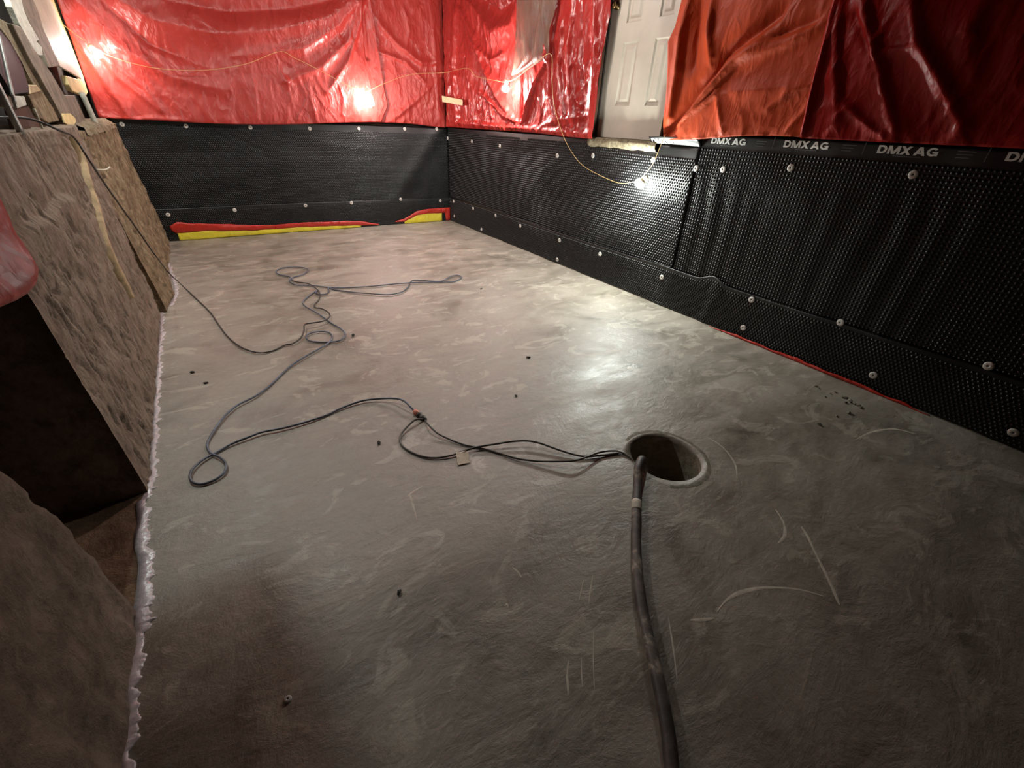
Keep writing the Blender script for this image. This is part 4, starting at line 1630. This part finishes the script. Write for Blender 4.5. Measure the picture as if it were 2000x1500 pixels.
hang = [Vector((-0.78, 3.25, 1.42)), Vector((-0.62, 3.38, 1.43))] + [lw(px, py, -0.515) for px, py in ((122, 257), (138, 263), (152, 278))]
hang += [lw(px, py, -0.50) for px, py in ((175, 314), (215, 374), (258, 434))] + [lw(290, 480, -0.47), lw(308, 505, -0.45), fl(332, 535, 0.03), fl(381, 581, 0.008)]
feed = Z1((340, 400), (385, 465), (440, 540), (510, 600), (580, 632), (650, 643), (720, 630), (790, 597), (835, 588), (880, 558), (903, 515), (908, 474), (955, 464),
          (1020, 452), (1058, 425), (1048, 398), (1005, 377), (972, 372), (968, 352), (994, 322), (998, 285), (978, 258), (930, 228), (865, 218), (835, 208), (838, 190), (880, 178),
          (918, 158), (925, 138), (860, 128), (775, 134), (737, 152), (755, 172), (820, 188), (816, 215), (860, 236), (950, 238), (1035, 248), (1130, 252), (1300, 244), (1450, 229),
          (1600, 220), (1740, 218), (1805, 215), (1850, 192), (1830, 177), (1790, 182), (1745, 208), (1700, 214), (1580, 206), (1545, 216), (1528, 248), (1490, 278), (1410, 293),
          (1300, 287), (1180, 277), (1090, 264), (1050, 252), (1055, 272), (1035, 290), (1000, 293), (974, 284), (985, 266), (940, 296), (905, 325), (897, 345), (918, 368), (965, 394),
          (1015, 425), (1065, 463), (1120, 495), (1149, 522), (1146, 548), (1110, 571), (1050, 579), (985, 578), (935, 569), (916, 550), (932, 530), (980, 517), (1040, 517), (1071, 535),
          (1066, 566), (1030, 598), (950, 644), (880, 685), (820, 725), (740, 800), (680, 855), (600, 910), (500, 960), (430, 1020), (370, 1100), (328, 1175), (324, 1215), (350, 1250),
          (400, 1272), (434, 1312), (425, 1360), (370, 1405), (290, 1432), (235, 1420), (218, 1385), (236, 1340), (290, 1290), (350, 1256), (400, 1230), (470, 1190), (570, 1150),
          (650, 1120), (780, 1095), (920, 1058), (1040, 1018), (1130, 975), (1250, 933), (1350, 920), (1440, 917), (1500, 930), (1540, 965), (1566, 992))
nf = len(feed)
fpts = on_floor(feed, 0.006, lambda t: 0.008 * abs(math.sin(t * 60)) + 0.03 * math.exp(-((t - 0.10) / 0.02) ** 2) + 0.03 * math.exp(-((t - 0.985) / 0.012) ** 2))
# one cord, dark where it is muddy near the wall, bluish further along
k_split = 24
root = empty('extension_cord', fl(600, 640))
tag(root, 'long extension cord coming off the left wall and looping over the slab to a plug', 'cord')
path = catmull(hang + fpts, 7)
cut = 7 * (len(hang) + k_split)
tube('muddy_length', path[:cut + 1], 0.0058, MT['black_cord'], root, 8)
tube('blue_length', path[cut:], 0.0062, MT['blue_cord'], root, 8)
j0 = path[-1]
# plug and coupler
plug = empty('cord_coupler', j0)
tag(plug, 'orange tipped plug and black coupler joining the cords', 'plug')
jd = (fl(822, 815, 0.02) - fl(808, 803, 0.03)).normalized()
tube('plug_body', [j0 + jd * (0.008 * i) for i in range(6)], lambda t: 0.012 + 0.006 * math.sin(t * 3.1), MT['pink'], plug, 12)
tube('coupler_body', [j0 + jd * (0.04 + 0.009 * i) for i in range(8)], lambda t: 0.017 + 0.004 * math.sin(t * 12), MT['black_cord'], plug, 12)
je = j0 + jd * 0.10
pa = Z2((250, 230), (300, 275), (370, 310), (450, 340), (540, 358), (640, 385), (740, 415), (850, 430), (960, 432), (1060, 428), (1130, 408), (1200, 382), (1270, 373), (1325, 382))
pb = Z2((180, 198), (140, 228), (96, 280), (90, 322), (122, 362), (200, 400), (280, 412), (370, 400), (440, 375), (520, 352), (620, 335), (720, 320), (800, 317), (870, 330), (940, 355), (1030, 385),
        (1110, 403), (1200, 400), (1290, 388), (1335, 386))
la = lambda t: 0.026 * math.exp(-((t - 0.72) / 0.16) ** 2) + 0.02 * math.exp(-(t / 0.12) ** 2)
lb = lambda t: 0.022 * math.exp(-((t - 0.62) / 0.18) ** 2) + 0.02 * math.exp(-(t / 0.1) ** 2)
pit_end = [HC + Vector((-0.165, 0.07, -0.02)), HC + Vector((-0.15, 0.06, -0.12)), HC + Vector((-0.12, 0.03, -0.26))]
tag(tube('pump_cord', catmull([je] + on_floor(pa, 0.005, la) + pit_end, 7), 0.0052, MT['pump_cord'], None, 8),
    'dark pump cord running straight from the coupler into the sump opening', 'cord')
pit_end2 = [HC + Vector((-0.17, 0.05, -0.015)), HC + Vector((-0.155, 0.04, -0.12)), HC + Vector((-0.13, 0.0, -0.27))]
tag(tube('float_switch_cord', catmull([je] + on_floor(pb, 0.005, lb) + pit_end2, 7), 0.0055, MT['pump_cord'], None, 8),
    'dark cord bending in a wide bow with a white tag before the sump', 'cord')
tg = [fl(*p, 0.012) for p in Z2((402, 392), (470, 388), (482, 432), (412, 447))]
tg[0].z = tg[1].z = 0.022
tg[2].z = tg[3].z = 0.006
tag(slab('cord_tag', tg, (0, 0, -0.0012), MT['tag'], None, 0.0), 'white paper tag hanging on the bowed cord', 'tag')
tag(slab('tag_wrap', [fl(*p, 0.016) for p in Z2((398, 382), (458, 366), (460, 374), (402, 392))], (0, 0, -0.006), MT['tag'], None, 0.001), 'white paper wrap around the bowed cord', 'tag')

# pump in the pit
pump = empty('sump_pump', HC + Vector((0, 0, -0.5)))
tag(pump, 'dark submersible pump sitting in the sump opening', 'pump')
pc = HC + Vector((-0.02, -0.055, 0))
prof = [(0.075, -0.50), (0.085, -0.48), (0.085, -0.42), (0.07, -0.40), (0.068, -0.27), (0.055, -0.24), (0.03, -0.225), (0.0005, -0.222)]
v, f = [], []
for r, z in prof:
    for k in range(24):
        a = 2 * math.pi * k / 24
        v.append(pc + Vector((r * math.cos(a), r * math.sin(a), z)))
for g in range(len(prof) - 1):
    for k in range(24):
        a, b = g * 24 + k, g * 24 + (k + 1) % 24
        f.append((a, b, b + 24, a + 24))
mesh_obj('housing', v, f, MT['pump'], pump)
hd = [pc + Vector(q) for q in ((-0.04, 0.0, -0.235), (-0.035, 0, -0.205), (0.0, 0, -0.195), (0.035, 0, -0.205), (0.04, 0, -0.235))]
tube('carry_handle', catmull(hd, 5), 0.007, MT['pump'], pump, 8)

# discharge hose
hx = [(1247, 908), (1245, 946), (1243, 995), (1242, 1044), (1243, 1086), (1247, 1135), (1254, 1187), (1265, 1240), (1278, 1295), (1288, 1340), (1298, 1390), (1306, 1440), (1312, 1500)]
HRAD = 0.0215
hp = [fl(px, py, 0.022) for px, py in hx]
hp[0].z = 0.040
hp[0] = fl(1247, 912, 0.040)
tail = hp[-1] + (hp[-1] - hp[-2]) * 1.2
tail2 = tail + (hp[-1] - hp[-2]) * 4
start = [HC + Vector((-0.085, -0.02, -0.34)), HC + Vector((-0.105, 0.0, -0.18)), HC + Vector((-0.130, 0.025, -0.03)), HC + Vector((-0.150, 0.035, 0.025))]
hpath = catmull(start + hp + [tail, tail2], 26)
hose = empty('discharge_hose', hp[5])
tag(hose, 'mud stained ribbed hose running from the sump opening towards the camera', 'hose')
tube('hose_tube', hpath, lambda t: HRAD * (1 + 0.03 * noise.noise(Vector((t * 25, 0, 0)))), MT['hose'], hose, 16, 0.86, 0.05)
ci = 26 * 5 + 18
tube('hose_band', hpath[ci:ci + 10], HRAD * 1.05, MT['mark'], hose, 16, 0.88)

# ------------------------------------------------------------------ small things on the slab
def chip(name, px, py, size, mat, label, cat, group, seed, flat=0.5):
    bm = bmesh.new()
    bmesh.ops.create_icosphere(bm, subdivisions=1, radius=1)
    c = fl(px, py, size * flat * 0.7)
    for v in bm.verts:
        k = 1 + 0.45 * noise.noise(v.co * 1.6 + Vector((seed, seed * 2, 0)))
        v.co = Vector((v.co.x * size * k * 1.3, v.co.y * size * k * 0.8, v.co.z * size * k * flat))
    bmesh.ops.rotate(bm, verts=bm.verts, cent=(0, 0, 0), matrix=Matrix.Rotation(seed * 1.7, 3, 'Z'))
    mn = min(v.co.z for v in bm.verts)
    for v in bm.verts:
        v.co += Vector((c.x, c.y, -mn))
    o = bm_obj(name, bm, mat, None, smooth=False)
    return tag(o, label, cat, group)


for i, (px, py, s) in enumerate(((1594, 754, .010), (1600, 758, .007), (1632, 766, .008), (1645, 775, .011), (1653, 777, .013), (1660, 783, .016), (1652, 786, .010), (1668, 788, .013), (1677, 792, .014),
                                 (1680, 796, .010), (1658, 806, .014), (1664, 809, .009), (1634, 812, .010), (1600, 828, .013), (1612, 775, .006), (1622, 769, .006))):
    lab = {0: 'concrete crumb farthest from the camera in the scatter by the right wall', 5: 'largest concrete crumb in the little cluster by the right wall',
           13: 'lone concrete crumb lying nearest the sump opening, below the cluster', 12: 'small concrete crumb on its own between the cluster and the sump'}.get(
        i, 'small grey crumb of concrete in the loose cluster by the right wall')
    chip('concrete_chip', px, py, s, MT['chip'], lab, 'chip', 'crumbs by the right wall', i + 1)
for i, (px, py, s, lab) in enumerate(((780, 1158, .010, 'single dark speck on the slab below the cord tag'), (1032, 698, .014, 'dark crumb in the middle of the slab'),
                                      (690, 655, .016, 'dark crumb beside the coiled cord loop'), (375, 727, .014, 'dark crumb near the left slab edge'),
                                      (740, 865, .012, 'dark crumb under the long blue cord'), (402, 748, .011, 'tiny dark crumb next to the left edge crumb'),
                                      (1008, 773, .010, 'small dark bit above the pump cords'), (940, 564, .012, 'small dark bit right of the far cord loop'))):
    chip('dark_crumb', px, py, s, MT['speck'], lab, 'crumb', 'crumbs on the slab', 30 + i)
w = bpy.data.objects.new('loose_washer', WM)
w.location = fl(562, 1366, 0.0005)
w.scale = (0.45, 0.45, 0.6)
col.objects.link(w)
tag(w, 'small pale washer lying on the dark slab at the bottom left', 'washer')
